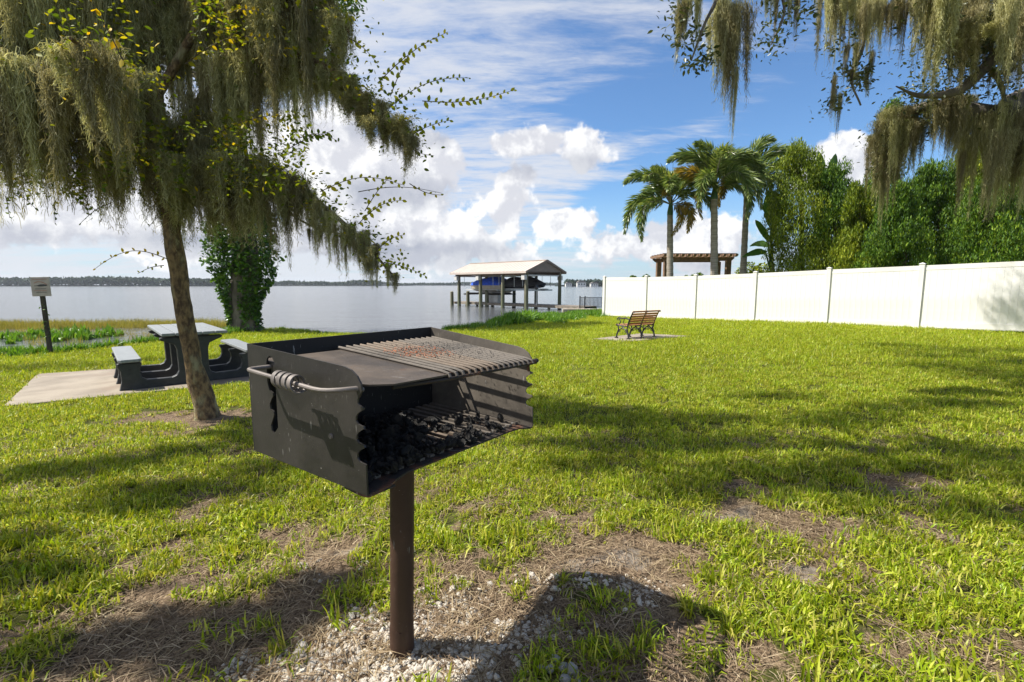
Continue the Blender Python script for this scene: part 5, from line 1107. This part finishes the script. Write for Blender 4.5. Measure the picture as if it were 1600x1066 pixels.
def palm(label, bx, top, Yd, fronds, rb, lean=0):
    b = at(bx, 445, Yd); gzz = -.15; t = at(bx+lean, top, Yd); p = thing('palm_tree', label, 'palm', (b.x, b.y, gzz), 'palms behind the fence')
    q = MB(); zs = np.linspace(gzz-.3, t.z, 34); q.tube([(b.x+(t.x-b.x)*k/33, Yd, z_) for k, z_ in enumerate(zs)], [rb*(1.06 if k % 2 else .98)*(1-.25*k/33) for k in range(34)], 14); q.build('trunk', M['palm_trunk'], p, smooth=True, angle=70)
    q = MB(); q.tube([(t.x, Yd, t.z-.05), (t.x, Yd, t.z+.1), (t.x+.02, Yd, t.z+.5), (t.x+.03, Yd, t.z+.8)], [rb*.8, rb*.82, rb*.5, .05], 12); q.build('crownshaft', M['banana'], p, smooth=True)
    for (yaw, pitch, kind, s_) in fronds:
        o = link_mesh('frond', FR[kind][0], p, (t.x, Yd, t.z+.45), (0, -R(pitch), R(yaw)), s_*1.13)
        r_ = bpy.data.objects.new('rachis', rach[kind]); col.objects.link(r_); r_.parent = o
    q = MB(); q.tube([(t.x+.03, Yd, t.z+.8), (t.x+.05, Yd, t.z+2.3)], [.02, .006], 5); q.build('spear_leaf', M['banana'], p)
palm('palm tree farthest left of the three behind the fence, pale straight trunk', 1049, 335, 22.5, [(180, 48, 1, 1.05), (165, 12, 2, 1.0), (200, -5, 2, .95), (60, 60, 1, 1), (20, 55, 1, 1.0), (-20, 22, 2, .9), (250, 30, 1, 1), (90, 50, 1, 1), (220, 45, 1, 1), (320, 35, 1, .95), (120, 35, 1, .9), (-60, -35, 4, .6), (300, -20, 3, .75), (185, 70, 0, .8)], .17, -2)
palm('middle palm tree behind the fence, with yellowing lower fronds', 1119, 310, 21.5, [(180, 25, 3, 1.0), (170, 55, 1, 1.05), (130, 62, 1, 1), (60, 65, 1, 1.0), (0, 45, 1, 1.0), (-25, 15, 2, .9), (230, 15, 2, .9), (290, 20, 2, .9), (200, -15, 4, .6), (100, 40, 1, 1), (260, 45, 1, 1), (330, -5, 2, .85), (185, 72, 0, .9), (340, 60, 1, .9)], .18, -3)
palm('rightmost palm tree behind the fence, with dark slender trunk', 1161, 300, 23.0, [(0, 50, 1, 1.1), (10, 68, 0, 1.0), (180, 40, 1, 1), (140, 60, 1, 1), (-30, 30, 2, 1), (30, 18, 2, .9), (210, 5, 3, .85), (260, 20, 2, .9), (310, 5, 2, .85), (70, 40, 1, .9), (160, -10, 3, .7)], .165, 6)
# drooping dry old frond on the leftmost palm is part of it; broad-leaf plants between palms and hedge
def big_leaf_plant(name, label, px, Yd, leaves):
    b = at(px, 445, Yd); p = thing(name, label, 'plant', (b.x, Yd, -.2))
    q = MB(); q.tube([(b.x, Yd, -.3), (b.x, Yd, 2.3)], [.15, .1], 8); q.build('stem', M['palm_trunk'], p, smooth=True)
    for (x0, y0, x1, y1, wd, droop) in leaves:
        a, c = at(x0, y0, Yd), at(x1, y1, Yd+random.uniform(-.5, .5)); vs, fs, va = [], [], []; d = c-a; s_ = d.cross(Vector((0, 1, .3))).normalized(); nn = d.cross(s_).normalized(); N_ = 12
        q = MB(); q.tube([Vector((b.x, Yd, 1.8)), (Vector((b.x, Yd, 1.8))+a)/2+Vector((0, 0, .2)), a], [.05, .03], 6) if False else q.tube([Vector((b.x, Yd, 1.8)), a], [.05, .03], 6); q.build('leaf_stalk', M['banana'], p)
        for i in range(N_+1):
            t = i/N_; w_ = wd*math.sin(PI*min(1, t*.92+.08))**.6*.5; m_ = a+d*t-Vector((0, 0, droop*t*t)); rg = random.uniform(.85, 1.05)
            vs += [tuple(m_-s_*w_*rg+nn*w_*.3), tuple(m_), tuple(m_+s_*w_*rg+nn*w_*.3)]; va += [.5]*3
        for i in range(N_): fs += [(3*i, 3*i+1, 3*i+4, 3*i+3), (3*i+1, 3*i+2, 3*i+5, 3*i+4)]
        me = np_mesh('leaf', np.array(vs), np.array(fs), M['banana'], True, {'var': np.random.default_rng(int(x1)).uniform(0, .8)*np.ones(len(va))}); link_mesh('leaf', me, p, (0, 0, 0))
big_leaf_plant('banana_plant', 'broad-leaved plant with one big hanging green leaf beside the rightmost palm', 1205, 22.5, [(1203, 300, 1210, 350, .95, .3), (1200, 375, 1180, 340, .3, .1), (1206, 375, 1212, 345, .3, .0), (1208, 385, 1224, 360, .3, .1), (1200, 385, 1172, 368, .35, .5), (1196, 395, 1160, 385, .35, .5)])
big_leaf_plant('bird_of_paradise_plant', 'tall plant whose paddle leaves rise above the hedge behind the yellowish tree', 1290, 23.5, [(1282, 300, 1279, 236, .55, 0), (1290, 290, 1306, 238, .5, .05), (1300, 285, 1324, 262, .4, .1), (1276, 300, 1262, 246, .5, .05), (1296, 300, 1322, 285, .4, .2)])

# ================================================================== HEDGE TREES BEHIND THE FENCE
def hedge_tree(label, px, top, wpx, Yd, mat, seed, spire=1.0, nl=64, leafs=44000, sz=.105):
    g = np.random.default_rng(seed); b = at(px, 445, Yd); t = at(px, top, Yd); w_ = wpx/FPX*Yd/2; H_ = t.z+.2
    p = thing('hedge_tree', label, 'tree', (b.x, Yd, -.1), 'evergreen trees behind the fence')
    rough_tube('trunk', [(b.x, Yd, -.3), (b.x+.05, Yd, H_*.5), (t.x, Yd, H_*.9)], [.16, .1, .03], M['bark'], p, 8, .2)
    P_ = []; cl = []
    for i in range(nl):
        f = (i+.5)/nl; z_ = .5+(H_-.7)*f; rad = w_*(1.1-f**2*.78*spire)*g.uniform(.5, 1.0); a = g.uniform(0, 2*PI); cl.append((b.x+(t.x-b.x)*f+rad*math.cos(a), Yd+rad*math.sin(a)*.9, z_, w_*g.uniform(.22, .42)*(1-.40*f)))
        if i % 2 == 0: cl.append((b.x+(t.x-b.x)*f+g.normal(0, .1), Yd+.2, z_, w_*.62*(1-.55*f)))
    cl.append((t.x, Yd, H_-.35, w_*.22)); cl.append((t.x+.1, Yd, H_-.75, w_*.32))
    per = leafs//len(cl)
    for (x_, y_, z_, r_) in cl:
        d = g.normal(0, 1, (per, 3)); d /= np.linalg.norm(d, axis=1)[:, None]; rr = r_*g.uniform(.55, 1.12, (per, 1)); q_ = d*rr*np.array([1, 1, 1.7])
        k = fbm(d[:, 0]*3+x_*5, d[:, 2]*3+z_*5, 2) > .36; P_.append((np.array([x_, y_, z_])+q_)[k])
    P_ = np.concatenate(P_); n = len(P_)
    v_, f_, s_ = scatter([(LEAF2[0]*np.array([.42, 1, 1])[None][:, [0, 1, 2]] @ np.array([[1, 0, 0], [0, .25, .97], [0, -.97, .25]]), LEAF2[1])], P_, rand_rots(n, .55, g), sz*g.uniform(.6, 1.6, n), np.zeros(n, int))
    vv = np.clip(g.normal(.45, .25, n)+.25*(fbm(P_[:, 0]*1.1+seed, P_[:, 2]*1.1, 2)-.5)*2, 0, 1)
    me = np_mesh('crown', v_, f_, mat, False, {'var': vv[s_]}); link_mesh('crown', me, p, (0, 0, 0))
hedge_tree('yellow-green evergreen with a rounded top, beside the rightmost palm', 1246, 238, 108, 21.5, M['cedar2'], 1, .8)
hedge_tree('dark evergreen just right of the yellow-green tree behind the fence', 1300, 268, 90, 21, M['cedar'], 2, .8)
hedge_tree('low bright green evergreen in front of the gap of white cloud', 1343, 300, 75, 19.5, M['cedar2'], 3)
hedge_tree('tall narrow evergreen whose spire rises beside the hanging moss', 1395, 172, 92, 20.5, M['cedar'], 4, 1.25, 36)
hedge_tree('bright green evergreen standing behind the long pale moss', 1405, 300, 95, 18, M['cedar'], 5)
hedge_tree('green evergreen with a loose dark top right of the long pale moss', 1462, 268, 100, 19, M['cedar'], 6)
hedge_tree('yellowish evergreen between darker ones behind the fence', 1515, 232, 100, 19.5, M['cedar2'], 7)
hedge_tree('broad green evergreen low behind the fence near the right edge', 1545, 300, 120, 17, M['cedar'], 8)
hedge_tree('tall green evergreen at the right edge of the hedge', 1590, 205, 120, 18.5, M['cedar2'], 9, .7)
hedge_tree('evergreen partly cut off by the right edge, nearest of the hedge', 1655, 240, 150, 17, M['cedar'], 10, .7)
for px, top, wp_, Yd, lab, sd in ((1178, 402, 62, 24, 'low rounded shrub behind the fence between two palm trunks', 21), (1010, 429, 14, 40, 'small dark treetop over the fence left of the palms', 22), (1072, 430, 22, 42, 'low treetop over the fence just left of the middle palm', 23), (1088, 426, 18, 38, 'rounded treetop over the fence, left of the middle palm trunk', 24), (990, 431, 10, 44, 'tiny dark treetop over the fence nearest the lake', 25)):
    g = np.random.default_rng(sd); c = at(px, top, Yd); r_ = wp_/FPX*Yd/2; p = thing('shrub', lab, 'shrub', (c.x, Yd, -.2)); pts_ = []
    rough_tube('trunk', [(c.x, Yd, -.3), (c.x, Yd, c.z-r_)], [.08, .05], M['bark'], p, 6)
    for i in range(7):
        cc = np.array([c.x+g.uniform(-.5, .5)*r_, Yd+g.uniform(-.5, .5)*r_, c.z-r_*g.uniform(.5, 1.2)]); d = g.normal(0, 1, (300, 3)); d /= np.linalg.norm(d, axis=1)[:, None]; pts_.append(cc+d*r_*.5*g.uniform(.7, 1.05, (300, 1)))
    leaf_cloud('crown', p, np.concatenate(pts_), .14, M['cedar' if Yd > 30 else 'cedar2'], 1.4, g, .9, kind=None)

# ================================================================== PERGOLA
pA, pB = at(1041, 407.5, 26), at(1138, 407.5, 26); pg = thing('pergola', 'brown timber pergola behind the fence, framed by the palm trunks', 'pergola', ((pA.x+pB.x)/2, 26, -.2))
for p_ in (pA, pB):
    for yy in (26, 27.3): MB().box((p_.x, yy, (p_.z-.3)/2), (.26, .26, p_.z+.3)).build('pergola_post', M['pergola'], pg, bevel=.02)
for yy in (25.83, 27.4):
    q = MB(); x0, x1, z_ = pA.x-.32, pB.x+.25, pA.z-.02; q.prism([(x0, .14), (x0+.16, .0), (x1-.16, .0), (x1, .14), (x1, .20), (x0, .20)], (Vector((0, yy, z_)), fX, fZ, fY), 0, .07); q.build('beam', M['pergola'], pg)
nr_ = 13
for i in range(nr_):
    x_ = pA.x-.26+(pB.x-pA.x+.42)*i/(nr_-1); q = MB(); q.prism([(25.5, .19), (25.35, .25), (25.35, .33), (27.9, .33), (27.9, .25), (27.75, .19)], (Vector((x_, 0, pA.z)), fY, fZ, fX), -.07, .07); q.build('rafter', M['pergola'], pg)
for yy in (25.6, 26.1, 26.6, 27.1, 27.6): MB().box(((pA.x+pB.x)/2-.03, yy, pA.z+.352), (pB.x-pA.x+.6, .07, .04)).build('roof_slat', M['pergola'], pg)

# ================================================================== AIR
hzm = bpy.data.materials.new('air'); hzm.use_nodes = True; T = NT(hzm.node_tree); T.n.clear()
pv = T.new('ShaderNodeVolumePrincipled', {'Color': (.80, .88, 1.0, 1), 'Density': .00016, 'Anisotropy': .2}); T.new('ShaderNodeOutputMaterial', {'Volume': pv.outputs[0]})
q = MB(); q.box((0, 1150, 9.5), (6600, 2990, 22)); tag(q.build('haze', hzm), kind='stuff')
